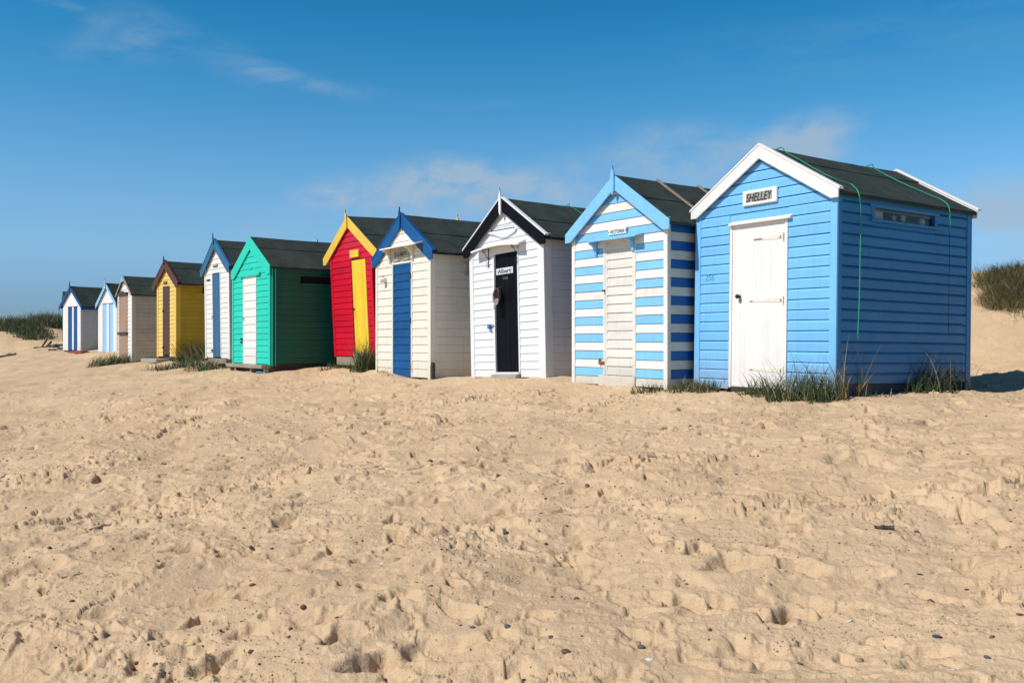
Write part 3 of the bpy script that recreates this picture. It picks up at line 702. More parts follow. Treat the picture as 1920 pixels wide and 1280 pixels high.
# padlock and hasp on the left jamb
kx, kz = H3.front(922, 613); m = MB()
m.box(kx - .01, kx + .10, -.034, -.024, kz + .005, kz + .02, M['iron']); m.box(kx - .03, kx + .025, -.065, -.030, kz - .03, kz + .04, M['lockblue']); m.tube([(kx - .03, -.05, kz + .02), (kx - .045, -.05, kz + .005), (kx - .03, -.05, kz - .01)], .009, M['lockblue'], 6)
m.tube([(kx + .01 + .012 * math.cos(t), -.045, kz - .05 + .018 * math.sin(t)) for t in [k * math.pi / 5 for k in range(11)]], .004, M['steel'], 5); m.build('padlock', o)
a, z1_ = H3.front(930, 699); b_, z0_ = H3.front(978, 702)
m = MB(); m.box(a, b_, -.06, .03, dz0 - .035, dz0 - .002, M['coolwhite']); m.build('door_sill', o, bevel=.003)
m = MB(); m.box(a + .0, b_ - .02, -.10, .03, dz0 - .10, dz0 - .037, M['concrete']); m.build('door_step', o, bevel=.008)
# carved fish plaque in the gable: body, comb fin, head
P = lambda x, y: H3.front(x, y, .02)
body = [P(918, 434.5), P(925, 433.6), P(940, 431.5), P(955, 428.6), P(966, 426), P(968.5, 428.5), P(966, 434), P(959, 439), P(952, 443.5), P(942, 445.8), P(935, 443.5), P(931, 442), P(927, 440.5), P(921, 439.5), P(917.5, 438)]
m = MB(); c0 = P(942, 437); n = len(body)
vs = [(c0[0], -.048, c0[1])] + [(p[0], -.040, p[1]) for p in body] + [(p[0], -.012, p[1]) for p in body]
m.add(vs, [(0, 1 + i, 1 + (i + 1) % n) for i in range(n)] + [(1 + i, 1 + n + i, 1 + n + (i + 1) % n, 1 + (i + 1) % n) for i in range(n)], M['coolwhite'])
for k in range(13):
    t = k / 12; x = 929 + 33 * t; yb_ = 433.3 - 5.6 * t; hgt = 3 + 8.5 * math.sin(math.pi * (.12 + .8 * t)) ** .7
    p0, p1 = P(x, yb_), P(x + 2.2, yb_ - hgt); m.tube([(p0[0], -.026, p0[1]), (p1[0], -.026, p1[1])], .007, M['coolwhite'], 5)
p0, p1 = P(919, 434.9), P(966.5, 426.4); m.tube([(p0[0], -.045, p0[1]), (p1[0], -.045, p1[1])], .004, M['ink'], 5)
p0, p1 = P(920.5, 430.2), P(918.5, 437); m.tube([(p0[0], -.03, p0[1]), (p1[0], -.03, p1[1])], [.006, .016], M['coolwhite'], 6)
m.build('carved_plaque', o)
# baseball cap hung on the door
c0 = H3.front(930.5, 556, .09); cx_, cz_ = c0
m = MB(); rows = []
N = 16; Rr = 6
ax = Vector((-.22, 0, .98)).normalized()
# crown: half dome opening toward the front-left, tall oval
vs = []; fs = []
for i in range(Rr + 1):
    t = math.pi / 2 * i / Rr
    for k in range(N):
        a_ = 2 * math.pi * k / N
        x = .075 * math.cos(t) * math.cos(a_); z = .115 * math.cos(t) * math.sin(a_); y = .10 * math.sin(t)
        zz = z; xx = x - .25 * z * -.6
        vs.append((cx_ - .01 + xx, -.10 + y, cz_ + .01 + zz))
for i in range(Rr):
    for k in range(N):
        fs.append((i * N + k, i * N + (k + 1) % N, (i + 1) * N + (k + 1) % N, (i + 1) * N + k))
m.add(vs, fs, M['capgrey'])
# inner lining lower part in pink
vs = [(v[0] * .97 + cx_ * .03 - .0003, v[1] + .004, v[2] * .97 + cz_ * .03) for v in vs]
m.add(vs, [f[::-1] for f in fs if sum(vs[i][2] for i in f) / 4 < cz_ - .01], M['cappink'])
m.add(vs, [f[::-1] for f in fs if sum(vs[i][2] for i in f) / 4 >= cz_ - .01], M['capgrey'])
br = []; 
for j in range(5):
    for k in range(9):
        s_ = k / 8 - .5; t = j / 4
        bx = cx_ + .008 + .045 * t + s_ * .13 * (1 - .25 * t * t); bz = cz_ - .085 - .075 * t + s_ * .11 * (1 - .2 * t)
        br.append((bx, -.115 - .03 * t + .05 * s_ * s_, bz))
bf = [(j * 9 + k, j * 9 + k + 1, (j + 1) * 9 + k + 1, (j + 1) * 9 + k) for j in range(4) for k in range(8)]
m.add(br, bf, M['capbrim']); m.tube([(cx_ + .005, -.10, cz_ + .12), (cx_ + .012, .0, cz_ + .15)], .006, M['capgrey'], 6)
cap = onto(H3, m, 'baseball_cap', 'grey baseball cap with pinkish lining hanging on the black door', 'cap', smooth=True)
sol = cap.modifiers.new('thickness', 'SOLIDIFY'); sol.thickness = .003

# ================================================================== HUT 4: cream with blue door
H4 = Hut(808, 14.95, 34.4, 707, 709, (754, 401), (812, 466), ov=.05)
o = H4.root('cream beach hut with royal blue bargeboards and narrow royal blue door')
dx0, dx1, dz0, dz1 = H4.fbox(738, 497, 772, 707)
make_shell(H4, M['cream'], .1365, holes=[(dx0 - .03, dx1 + .04, -.1, dz1 + .05)], proud=.012, trimw=.05, right_trim=.075, trim_mat=M['cream'], side=M['cream'],
           barge=M['navy'], bw=.22, barge_cap=M['navy'], finial=M['navy'], seam=.5, finial_w=.055, finial_up=.13, finial_dn=.26)
base_block(H4, M['darkwood'])
door_frame(H4, dx0, dx1, dz0, dz1, M['cream'], .035, y0=-.018)
door = plank_door(dx0, dx1, dz0, dz1, -.004, .04, M['navy'], 14, False, .005, frame=.045).build('door', o)
for py_ in (517, 600, 688):
    a, z = H4.front(772, py_); m = MB(); m.box(dx1 - .006, dx1 + .014, -.030, -.019, z - .05, z + .04, M['rust'] if py_ > 650 else M['iron']); m.build('hinge', door)
a, za_ = H4.front(714, 469, .17); b_, _z = H4.front(781, 461, .17)
m = MB(); m.prism([(-.014, za_ + .06), (-.014, za_ + .035), (-.20, za_ - .010), (-.20, za_ + .012)], a, b_, M['white'], axis='x'); hood = m.build('door_hood', o, bevel=.002)
for px_ in (734, 776):
    x_, _ = H4.front(px_, 480); m = MB()
    m.prism([(-.185, za_ - .006), (-.175, za_ - .03), (-.12, za_ - .045), (-.085, za_ - .09), (-.06, za_ - .11), (-.05, za_ - .17), (-.055, za_ - .20), (-.03, za_ - .24), (-.014, za_ - .25), (-.014, za_ + .033)], x_ - .02, x_ + .02, M['cream'], axis='x'); m.build('bracket', hood, bevel=.002)
x0_, x1_ = H4.front(736, 480)[0], H4.front(774, 480)[0]; zb_ = dz1 + .045
m = MB(); N = 20
for k in range(N):
    xa, xb = x0_ + (x1_ - x0_) * k / N, x0_ + (x1_ - x0_) * (k + 1) / N
    sc = lambda x: zb_ + .03 + .014 * math.cos((x - x0_) / (x1_ - x0_) * 4 * math.pi)
    m.prism([(xa, sc(xa)), (xb, sc(xb)), (xb, za_ + .03), (xa, za_ + .03)], -.034, -.014, M['greycream'])
m.build('pelmet_board', o)
a, z1_ = H4.front(739, 472, .04); b_, z0_ = H4.front(766, 480.5, .04); _, z1b = H4.front(766, 468, .04); _, z0b = H4.front(739, 484, .04)
z1_ = (z1_ + z1b) / 2; z0_ = (z0_ + z0b) / 2; w_ = b_ - a; hh = z1_ - z0_
m = MB(); m.box(a, b_, -.052, -.0345, z0_, z1_, M['greycream']); sg = m.build('name_sign', o, bevel=.008)
text_mesh('lettering', 'E', a + w_ * .08, a + w_ * .18, z0_ + hh * .10, z1_ - hh * .10, -.0525, M['ink'], sg, .003, bold=.012)
text_mesh('lettering', 'LIZABETH', a + w_ * .21, b_ - w_ * .06, z0_ + hh * .18, z1_ - hh * .18, -.0525, M['ink'], sg, .003, bold=.004)
a, z = H4.front(714.5, 524.5); b_, zz = H4.front(721.5, 518)
text_mesh('hut_number', '257', a, b_, z, zz, -.0125, M['ink'], o, .003)
kx, kz = H4.front(724, 525); m = MB()
m.tube([(kx, -.01, kz), (kx, -.10, kz)], .048, M['cream'], 16); m.ball((kx, -.10, kz), .048, M['cream'], 1, .5, 1.05, 14, 8); m.build('lamp_dome', o, smooth=True)
w0 = H4.side(878, 497); w1 = H4.side(878, 512)
a = w0[0]; m = MB(); xs = H4.W / 2
m.box(xs + .0, xs + .03, a - .1, a + .75, w0[1] + .0, w0[1] + .04, M['greycream']); m.box(xs, xs + .05, a - .1, a + .75, w1[1] - .05, w1[1], M['greycream']); m.box(xs, xs + .03, a - .06, a, w1[1], w0[1], M['greycream']); wn = m.build('window', o)
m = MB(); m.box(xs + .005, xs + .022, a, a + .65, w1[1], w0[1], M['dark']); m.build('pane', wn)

# ================================================================== HUT 5: red with yellow
H5 = Hut(706, 17.0, 36.8, 630, 669, (660, 402.5), (711, 459), lean=-.004, pitch=.050, ov=.055)
o = H5.root('red beach hut with yellow door and yellow bargeboards, leaning slightly')
dx0, _, _, dz1 = H5.fbox(660, 489, 690, 661); _, dx1, dz0, _ = H5.fbox(662, 489, 693.5, 661)
make_shell(H5, M['red'], .116, holes=[(dx0 - .04, dx1 + .01, -.1, dz1 + .02)], proud=.014, trimw=.05, barge=M['yellow'], bw=.215, barge_cap=None, finial=M['yellow'], seam=.55, finial_w=.06, finial_up=.12, finial_dn=.26)
m = MB(); m.box(dx0 - .04, dx0, -.002, .044, dz0, dz1 + .03, M['darkred']); m.box(dx0, dx1 + .01, -.002, .044, dz1, dz1 + .03, M['darkred']); m.build('door_frame', o)
door = plank_door(dx0, dx1, dz0, dz1, -.010, .04, M['yellowv'], 5, True, .003).build('door', o)
kx, kz = H5.front(665, 579); m = MB()
m.box(kx - .045, kx + .035, -.034, -.012, kz - .012, kz + .012, M['iron']); m.tube([(kx + .028, -.05, kz + .008), (kx + .032, -.05, kz - .10)], .011, M['iron'], 7); m.build('door_handle', door, bevel=.002)
x0_, x1_, z0_, z1_ = H5.fbox(659, 470, 676, 481)
m = MB(); m.box(x0_, x1_, -.045, -.013, z0_, z1_ , M['yellow']); m.build('sign_board', o, bevel=.003, label='plain yellow board without lettering above the door')
m = MB(); x0_, _, _, _ = H5.fbox(635, 668, 650, 680); 
m.box(x0_, H5.W / 2 - .06, -.05, .30, -.175, -.015, M['greywood']); m.box(dx0 - .01, dx1 + .05, -.065, .05, -.012, dz0 - .003, M['greywood']); m.build('base_timber', o, bevel=.006)
for sx in (-1, 1):
    for yy in (.06, H5.D - .15):
        m = MB(); m.box(sx * (H5.W / 2 - .16) - .05, sx * (H5.W / 2 - .16) + .05, yy, yy + .1, -.5, -.18 if yy < 1 else -.01, M['darkwood']); m.build('post', o)
m = MB(); m.box(-H5.W / 2 + .05, H5.W / 2 - .05, .31, H5.D - .2, -.14, -.005, M['darkwood']); m.build('bearer', o)

# ================================================================== HUT 6: turquoise
H6 = Hut(507, 17.9, 36.9, 438, 683, (470, 443), (506.5, 495), ov=.04)
o = H6.root('turquoise beach hut with white boarded door and dark green side wall')
dx0, dx1, dz0, dz1 = H6.fbox(457.5, 519.5, 482, 683)
wa = H6.side(562, 517.5); wc = H6.side(562, 531); win = (wa[0], H6.D - .35, wc[1], wa[1])
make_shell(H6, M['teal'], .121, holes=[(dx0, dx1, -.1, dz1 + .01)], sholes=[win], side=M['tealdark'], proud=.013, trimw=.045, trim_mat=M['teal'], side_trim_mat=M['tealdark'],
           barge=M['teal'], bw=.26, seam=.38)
base_block(H6, M['darkwood'], z=-.2)
door = plank_door(dx0, dx1, dz0, dz1, -.016, .04, M['white'], 11, False, .005, frame=.03).build('door', o)
kx, kz = H6.front(455.5, 636); m = MB(); m.box(kx - .035, kx + .04, -.045, -.018, kz - .02, kz + .025, M['iron']); m.box(kx - .02, kx + .01, -.05, -.02, kz - .085, kz - .04, M['iron']); m.build('padlock', door, bevel=.003)
kx, kz = H6.front(458.5, 597); m = MB(); m.tube([(kx, -.02, kz), (kx + .02, -.045, kz + .02), (kx + .045, -.045, kz + .005), (kx + .05, -.04, kz - .05)], .006, M['iron'], 6); m.build('door_handle', door)
a, zt_ = H6.front(450, 520, .03); b_, _z = H6.front(487, 509, .03)
m = MB(); m.prism([(-.012, zt_ + .055), (-.012, zt_ - .01), (-.055, zt_ - .01), (-.055, zt_ + .04)], a, b_, M['teal'], axis='x'); m.build('door_head', o, bevel=.002)
a, z = H6.front(467.5, 505.5); b_, zz = H6.front(473.5, 500.5)
m = MB(); m.box(a, b_, -.020, -.012, z, zz, M['teal']); m.build('number_plate', o)
xs = H6.W / 2; a, b_, c_, d_ = win
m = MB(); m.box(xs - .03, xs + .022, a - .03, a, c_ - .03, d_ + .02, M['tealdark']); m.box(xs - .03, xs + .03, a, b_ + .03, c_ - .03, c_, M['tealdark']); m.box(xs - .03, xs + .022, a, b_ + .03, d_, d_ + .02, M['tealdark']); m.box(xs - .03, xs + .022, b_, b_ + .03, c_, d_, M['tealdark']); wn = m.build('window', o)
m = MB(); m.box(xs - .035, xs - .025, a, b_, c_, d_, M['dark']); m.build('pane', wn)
a, _ = H6.front(437, 684); b_, z0_ = H6.front(504, 692)
m = MB(); m.box(a, b_ + .02, -.16, .05, -.085, -.012, M['greywood']); m.build('door_step', o, bevel=.006, label='grey timber threshold below the door')
for k, (x_, y_) in enumerate(((a + .08, -.1), (b_ - .75, -.1), (b_ - .03, -.1))):
    m = MB(); m.box(x_, x_ + .07, y_, y_ + .08, -.30, -.087, M['greywood']); m.build('post', o)
m = MB(); zt = H6.E
for dy_, mm in ((.02, 'teal'), (.085, 'teal')):
    m.tube([(xs + .045, dy_ + .0, zt - .05), (xs + .042, dy_, -.03)], .011, M[mm], 8)
m.build('downpipe', o)
def groundless(): pass

# ================================================================== HUT 7: white with faded blue door
H7 = Hut(432, 20.6, 37.0, 387, 672, (402.5, 449), (430, 497), pitch=.012)
o = H7.root('white beach hut with faded blue door and steel blue bargeboards raised on posts')
dx0, dx1, dz0, dz1 = H7.fbox(399, 513, 415, 669)
make_shell(H7, M['white'], .115, holes=[(dx0 - .02, dx1 + .03, -.1, dz1 + .02)], proud=.012, trimw=.06, side=M['white'], barge=M['midblue'], bw=.20, barge_cap=M['midblue'], finial=M['midblue'], seam=.3, finial_w=.05, finial_up=.15, finial_dn=.12, right_trim=.09)
door_frame(H7, dx0, dx1, dz0, dz1, M['white'], .035, y0=-.018)
door = plank_door(dx0, dx1, dz0, dz1, .004, .04, M['midblue'], 5, True, .003).build('door', o)
kx, kz = H7.front(399.5, 657); m = MB(); m.box(kx - .03, kx + .04, -.04, -.018, kz - .035, kz + .035, M['rust']); m.build('padlock', door, bevel=.004)
kx, kz = H7.front(400, 594); m = MB(); m.tube([(kx - .03, -.03, kz + .02), (kx + .02, -.04, kz + .01), (kx + .03, -.04, kz - .05)], .006, M['iron'], 6); m.build('door_handle', door)
x0_, x1_, z0_, z1_ = H7.fbox(401, 498, 409, 500)
m = MB(); m.box(x0_, x1_, -.022, -.008, z0_, z1_ + .02, M['brown']); sg = m.build('name_sign', o, label='small grey and brown board above the blue door')
m = MB(); m.box(x0_ + .015, x1_ - .025, -.025, -.0225, z0_ + .03, z1_ + .01, M['paper']); m.build('sign_panel', sg)
x0_, x1_, z0_, z1_ = H7.fbox(389, 524, 394.5, 526.5)
m = MB(); m.box(x0_, x1_, -.022, -.008, z0_, z1_, M['brown']); m.build('number_plate', o)
a, _ = H7.front(399, 674); b_ = H7.W / 2
m = MB(); m.box(a, b_ + .04, -.12, .25, -.12, -.012, M['greywood']); m.build('door_step', o, bevel=.006, label='grey timber threshold below the blue door')
m = MB(); m.box(-H7.W / 2 + .05, H7.W / 2 - .05, .26, .34, -.10, -.005, M['darkwood']); m.box(-H7.W / 2 + .05, H7.W / 2 - .05, H7.D - .2, H7.D - .12, -.10, -.005, M['darkwood']); m.build('bearer', o)
for (x_, y_, z_) in ((H7.W / 2 - .12, -.06, -.122), (-H7.W / 2 + .08, .27, -.102), (H7.W / 2 - .12, H7.D - .2, -.102), (-H7.W / 2 + .08, H7.D - .2, -.102)):
    m = MB(); m.box(x_, x_ + .075, y_, y_ + .075, -.45, z_, M['greywood']); m.build('post', o)
m = MB(); m.tube([(H7.W / 2 + .05, .22, H7.E - .1), (H7.W / 2 + .05, .22, .05)], .014, M['coolwhite'], 8); m.build('downpipe', o)

# ================================================================== HUT 8: yellow with brown
H8 = Hut(331, 23.2, 40.0, 296, 669, (309, 489), (333, 528.5))
o = H8.root('yellow beach hut with dark brown door and dark brown bargeboards')
dx0, dx1, dz0, dz1 = H8.fbox(306, 538, 319, 665)
make_shell(H8, M['palyellow'], .105, holes=[(dx0, dx1, -.1, dz1 + .01)], side=M['shadedyellow'], proud=.012, trimw=.07, trim_mat=M['yellow'], barge=M['brown'], bw=.20, barge_cap=M['brown'], finial=M['brown'], seam=.3, finial_w=.05, finial_up=.13, finial_dn=.1, right_trim=.10, side_trim_mat=M['yellow'])  # side wall uses the yellow darkened for shade
base_block(H8, M['darkwood'], z=-.15)
door = plank_door(dx0, dx1, dz0, dz1, -.012, .04, M['brown'], 4, True, .003).build('door', o)
for py_ in (583, 651):
    kx, kz = H8.front(307, py_); m = MB(); m.box(kx - .03, kx + .04, -.035, -.012, kz - .02, kz + .02, M['iron']); m.build('hinge', door)
x0_, x1_, z0_, z1_ = H8.fbox(308, 529.5, 314.5, 532)
m = MB(); m.box(x0_, x1_, -.026, -.010, z0_, z1_ + .02, M['brown']); sg = m.build('name_sign', o, label='small brown and grey board above the brown door')
m = MB(); m.box(x0_ + .02, x1_ - .02, -.029, -.0265, z0_ + .03, z1_, M['tanstone']); m.build('sign_panel', sg)
wa = H8.side(380, 538); wc = H8.side(380, 550); xs = H8.W / 2; a = wa[0]
m = MB(); m.box(xs, xs + .03, a - .12, a + .6, wa[1], wa[1] + .035, M['yellow']); m.box(xs, xs + .04, a - .12, a + .6, wc[1] - .035, wc[1], M['yellow']); wn = m.build('window', o)
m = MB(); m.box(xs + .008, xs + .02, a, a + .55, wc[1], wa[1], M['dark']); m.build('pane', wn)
m = MB(); m.box(-H8.W / 2 - .45, -H8.W / 2 + .75, -.3, .1, -.16, -.06, M['concrete']); m.build('door_step', o, bevel=.01, label='pale concrete slab in front of the wall')

# ================================================================== HUT 9: boarded up
H9 = Hut(248, 26.6, 38.0, 222, 677, (231, 517), (245.5, 549))
o = H9.root('weathered cream beach hut with bare plywood over its doorway')
dx0, dx1, dz0, dz1 = H9.fbox(224.5, 554, 240, 678)
make_shell(H9, M['white'], .118, holes=[(dx0, dx1, -.1, dz1 + .01)], side=M['greycream'], proud=.010, trimw=.07, trim_mat=M['white'], side_trim_mat=M['greycream'], barge=M['greywood'], bw=.07, barge_cap=None, seam=.5, right_trim=.1)
base_block(H9, M['darkwood'], z=-.2)
m = MB(); m.box(dx0, dx1, -.02, .04, dz0, dz1, M['palewood']); door = m.build('door', o)
_, zz = H9.front(232, 625); m = MB(); m.box(dx0 - .03, dx1 + .03, -.06, -.021, zz - .04, zz + .04, M['darkwood']); m.build('door_bar', door, bevel=.004)
_, zz = H9.front(232, 551); m = MB(); m.prism([(dx0 - .04, zz - .04), (dx1 + .05, zz - .04), (dx1 + .05, zz + .03), ((dx0 + dx1) / 2 + .08, zz + .05), ((dx0 + dx1) / 2, zz + .085), ((dx0 + dx1) / 2 - .08, zz + .05), (dx0 - .04, zz + .03)], -.07, -.012, M['darkwood']); m.build('door_head', o)
m = MB(); x_, zz = H9.front(230, 526.5, .08); m.prism([(-.13, H9.az - .17), (.13, H9.az - .17), (0, H9.az + .0)], -.10, -.078, M['sky2']); m.build('gable_cap', o)

# ================================================================== HUTS 10, 11: smooth walls, double doors
def panel_hut(h, label, wallm, sidem, doorm, bargem, finm, dpx, bw=.2):
    o = h.root(label); W, E, A, D = h.W, h.E, h.A, h.D
    (a0, yt), (a1, yb_), (b0, b1) = dpx
    x0, z1 = h.front(a0, yt); x1, z0 = h.front(b1, yb_); xm0, _ = h.front(a1, 600); xm1, _ = h.front(b0, 600)
    m = MB(); lo, hi = -W / 2, W / 2
    m.prism([(lo, 0), (x0, 0), (x0, z1), (x1, z1), (x1, 0), (hi, 0), (hi, E), (0, A - .01), (lo, E)], 0, .05, wallm) if False else None
    m.box(lo, x0, 0, .05, 0, z1, wallm); m.box(x1, hi, 0, .05, 0, z1, wallm)
    m.prism([(lo, z1), (hi, z1), (hi, E), (0, A - .01), (lo, E)] if z1 < E - .01 else [(lo + (z1 - E) / h.s, z1), (hi - (z1 - E) / h.s, z1), (0, A - .01)], 0, .05, wallm)
    m.build('front_wall', o)
    for sx in (-1, 1):
        m = MB(); n = 4
        for k in range(n):
            ya, yb2 = .052 + (D - .06) * k / n, .052 + (D - .06) * (k + 1) / n
            m.box(sx * (W / 2 - .03), sx * (W / 2 + random.uniform(-.001, .001)), ya + .003, yb2 - .003, 0, E - .02, sidem)
        m.box(sx * (W / 2 - .04), sx * (W / 2 - .012), .06, D, 0, E - .03, sidem); m.build('side_wall', o)
    m = MB(); m.box(-W / 2 + .04, W / 2 - .04, D - .03, D, 0, E, sidem); m.build('back_wall', o)
    for (xa, xb) in ((x0, xm0), (xm1, x1)):
        plank_door(xa, xb, z0, z1, .012, .045, doorm, 3, True, .003).build('door', o)
    m = MB(); m.box(xm0, xm1, -.008, .045, z0, z1, wallm); m.build('door_stile', o, bevel=.003)
    m = MB(); m.box(x0 - .03, x1 + .03, -.03, -.001, z1, z1 + .05, wallm); m.build('door_head', o)
    return o
H10 = Hut(219, 33.0, 49.0, 184, 660, (202.5, 530), (219.5, 563))
o10 = panel_hut(H10, 'white beach hut with pale blue double doors and wavy pale blue gable trim', M['whitev'], M['greyboard'], M['sky2'], M['sky2'], M['sky2'], ((192.5, 569), (200.5, 660), (204.5, 212)))
H11 = Hut(151, 36.6, 50.0, 118, 657, (133.5, 536), (154, 570.5))
o11 = panel_hut(H11, 'white beach hut with dark blue double doors and wavy dark blue gable trim', M['whitev'], M['greyboard'], M['navy'], M['navy'], M['navy'], ((127.5, 575), (135.5, 656), (138.5, 145)))
def roof_only(h, barge, finial, bw, roofm=None):
    # reuse the roof / bargeboard part of make_shell by giving it an empty wall
    global siding, backing
    s_, b_ = siding, backing
    siding = lambda *a, **k: MB(); backing = lambda *a, **k: None
    before = set(bpy.data.objects)
    make_shell(h, M['white'], .2, barge=barge, bw=bw, finial=finial, scallop=True, seam=.5, finial_w=.07, finial_up=.2, finial_dn=.16, barge_cap=None)
    siding, backing = s_, b_
    for ob in list(set(bpy.data.objects) - before):
        if ob.name.split('.')[0] in ('front_wall', 'side_wall', 'back_wall', 'corner_trim'): bpy.data.objects.remove(ob)
roof_only(H10, M['sky2'], M['sky2'], .17); roof_only(H11, M['navy'], M['navy'], .17)
for h, mt in ((H11, M['navy']), (H10, M['sky2'])):
    m = MB(); m.box(h.xe - .015, h.xe + .012, -.05, h.D + .05, h.ez - .16, h.ez - .056, mt); m.build('fascia', h.o)
    m = MB(); m.box(-h.W / 2 + .03, h.W / 2 - .03, .03, h.D, -.2, -.002, M['darkwood']); m.build('plinth', h.o)

# HUT 12: green, only its gable shows behind hut 11
H12 = Hut(123.0, 41.0, 29.6, 118.2, 655, (119.6, 546), (123.6, 571.0))
H12.az = H12.front(119.0, 545, H12.ov)[1]; H12.s = .62; H12.xe = H12.W / 2 + .12; H12.ez = H12.az - H12.s * H12.xe; H12.A = H12.az - .035; H12.E = H12.A - H12.s * H12.W / 2
o = H12.root('green beach hut mostly hidden behind the hut with dark blue doors')
make_shell(H12, M['green'], .12, barge=M['green'], bw=.16, seam=.4, roof_mat=M['felt'])
d12 = plank_door(-.35, .35, .02, 1.8, -.03, -.0, M['white'], 5, True, .003).build('door', o)
HUTS = [H1, H2, H3, H4, H5, H6, H7, H8, H9, H10, H11, H12]

# ================================================================== GROUND
def sstep(t): t = np.clip(t, 0, 1); return t * t * (3 - 2 * t)
def g0(x, y):
    """smooth beach and dune height above the eye level (metres)"""
    x = np.asarray(x, float); y = np.asarray(y, float)
    p = (3.4 - x) * .81 + (9.63 - y) * .58
    q = (x - 3.4) * -.58 + (y - 9.63) * .81
    p = p - 1.7 * np.exp(-((q - 17) / 9.0) ** 2)
    front = -.58 - .118 * np.clip(p, 0, 9.5) - .05 * np.clip(p - 9.5, 0, 6) - .02 * np.clip(p - 15.5, 0, 60)
    crest = 2.02 - .68 * sstep((q - 4) / 22) - .35 * sstep((q - 30) / 15)
    rise = crest * sstep((-p - 4.1 - .4 * sstep((q - 6) / 8)) / 6.6)
    h = front + rise
    h = h + 1.75 * np.exp(-(((x + 25.6) / 5.2) ** 2 + ((y - 46.5) / 5.5) ** 2))
    h = h + .75 * np.exp(-(((x + 32) / 5.) ** 2 + ((y - 58) / 6.) ** 2))
    h = h + .25 * np.exp(-(((x + 21) / 3.0) ** 2 + ((y - 42) / 3.) ** 2))
    return h

ctrl = []
def cw(h, lx, ly, dz=0.0):
    w = h.world((lx, ly, 0)); ctrl.append((w.x, w.y, w.z - EYE + dz))
def cpx(h, px, py, pl='f'):
    p = h._hit(px, py, 1, -.02) if pl == 'f' else h._hit(px, py, 0, h.W / 2 + .02)
    w = h.M @ p; ctrl.append((w.x, w.y, w.z - EYE))
for (px, py) in ((1560, 751), (1500, 748), (1420, 742), (1369, 737), (1330, 731), (1307, 726)): cpx(H1, px, py)
for (px, py) in ((1580, 751), (1620, 745), (1655, 738), (1690, 733), (1750, 730), (1810, 729)): cpx(H1, px, py, 's')
for (px, py) in ((1245, 731), (1190, 725), (1130, 719), (1080, 714)): cpx(H2, px, py)
cpx(H2, 1300, 729, 's')
for (px, py) in ((1022, 712), (980, 708), (940, 709), (890, 708)): cpx(H3, px, py)
cpx(H3, 1070, 710, 's')
for (px, py) in ((805, 711), (760, 707), (712, 702)): cpx(H4, px, py)
cpx(H4, 870, 708, 's')
for (px, py) in ((640, 684), (690, 692)): cpx(H5, px, py)
for (px, py) in ((440, 693), (500, 697)): cpx(H6, px, py)
cpx(H6, 560, 693, 's'); cpx(H6, 620, 691, 's')
for (px, py) in ((390, 686), (430, 690)): cpx(H7, px, py)
for (px, py) in ((298, 680), (330, 680)): cpx(H8, px, py)
cpx(H8, 375, 678, 's')
for (px, py) in ((223, 679), (247, 680)): cpx(H9, px, py)
cpx(H9, 290, 679, 's')
for (px, py) in ((185, 660), (218, 662)): cpx(H10, px, py)
for (px, py) in ((119, 656), (150, 659)): cpx(H11, px, py)
cpx(H11, 180, 659, 's')
for h in (H1, H2, H3, H4): cw(h, 0, h.D + .2, -.02)
CT = np.array(ctrl)
CR = CT[:, 2] - g0(CT[:, 0], CT[:, 1])
def gsm(x, y):
    x = np.asarray(x, float); y = np.asarray(y, float)
    num = np.zeros(x.shape); den = np.full(x.shape, .12)
    for (cx_, cy_, _), r in zip(CT, CR):
        sg = .55 + .030 * cy_
        w = np.exp(-((x - cx_) ** 2 + (y - cy_) ** 2) / (2 * sg * sg)); num += w * r; den += w
    return g0(x, y) + num / den

def perlin(x, y, seed):
    xi = np.floor(x).astype(np.int64); yi = np.floor(y).astype(np.int64); xf = x - xi; yf = y - yi
    def g(ix, iy):
        h = (ix * 374761393 + iy * 668265263 + seed * 974634777) & 0xffffffff
        h = ((h ^ (h >> 13)) * 1274126177) & 0xffffffff; h = h ^ (h >> 16)
        a = (h & 0xffff) / 65536.0 * 2 * np.pi
        return np.cos(a), np.sin(a)
    u = xf * xf * xf * (xf * (xf * 6 - 15) + 10); v = yf * yf * yf * (yf * (yf * 6 - 15) + 10)
    def d(ix, iy, dx, dy):
        a, b = g(ix, iy); return a * dx + b * dy
    a = d(xi, yi, xf, yf); b = d(xi + 1, yi, xf - 1, yf); c = d(xi, yi + 1, xf, yf - 1); e = d(xi + 1, yi + 1, xf - 1, yf - 1)
    return ((a + u * (b - a)) + v * ((c + u * (e - c)) - (a + u * (b - a)))) * 1.5

th = [np.linspace(-31.5, 31.5, 1080)]
wide = []; a = 31.5; st = .12
while a < 178: a += st; st = min(st * 1.18, 5); wide.append(a)
wide = np.array(wide); wide = wide[wide < 179]
TH = np.radians(np.concatenate([-wide[::-1], th[0], wide]))
rs = [.4]
while rs[-1] < 2.6: rs.append(rs[-1] * 1.03)
while rs[-1] < 62: rs.append(rs[-1] * (1.0034 if rs[-1] < 6 else 1.0024 if rs[-1] < 16 else 1.0042 if rs[-1] < 24 else 1.007))
while rs[-1] < 900: rs.append(rs[-1] * 1.09)
RR = np.array(rs)
TT, RG = np.meshgrid(TH, RR)
GX = RG * np.sin(TT); GY = RG * np.cos(TT)
GZ = gsm(GX, GY)
near = np.clip(1 - (RG - 9) / 30, 0.15, 1)
SP = np.where(RG < 6, .0034, np.where(RG < 16, .0024, np.where(RG < 24, .0042, .007)))
fade = lambda wl: np.clip(1.5 - RG * SP * 2.6 / wl, 0, 1)      # drop wavelengths the mesh cannot carry
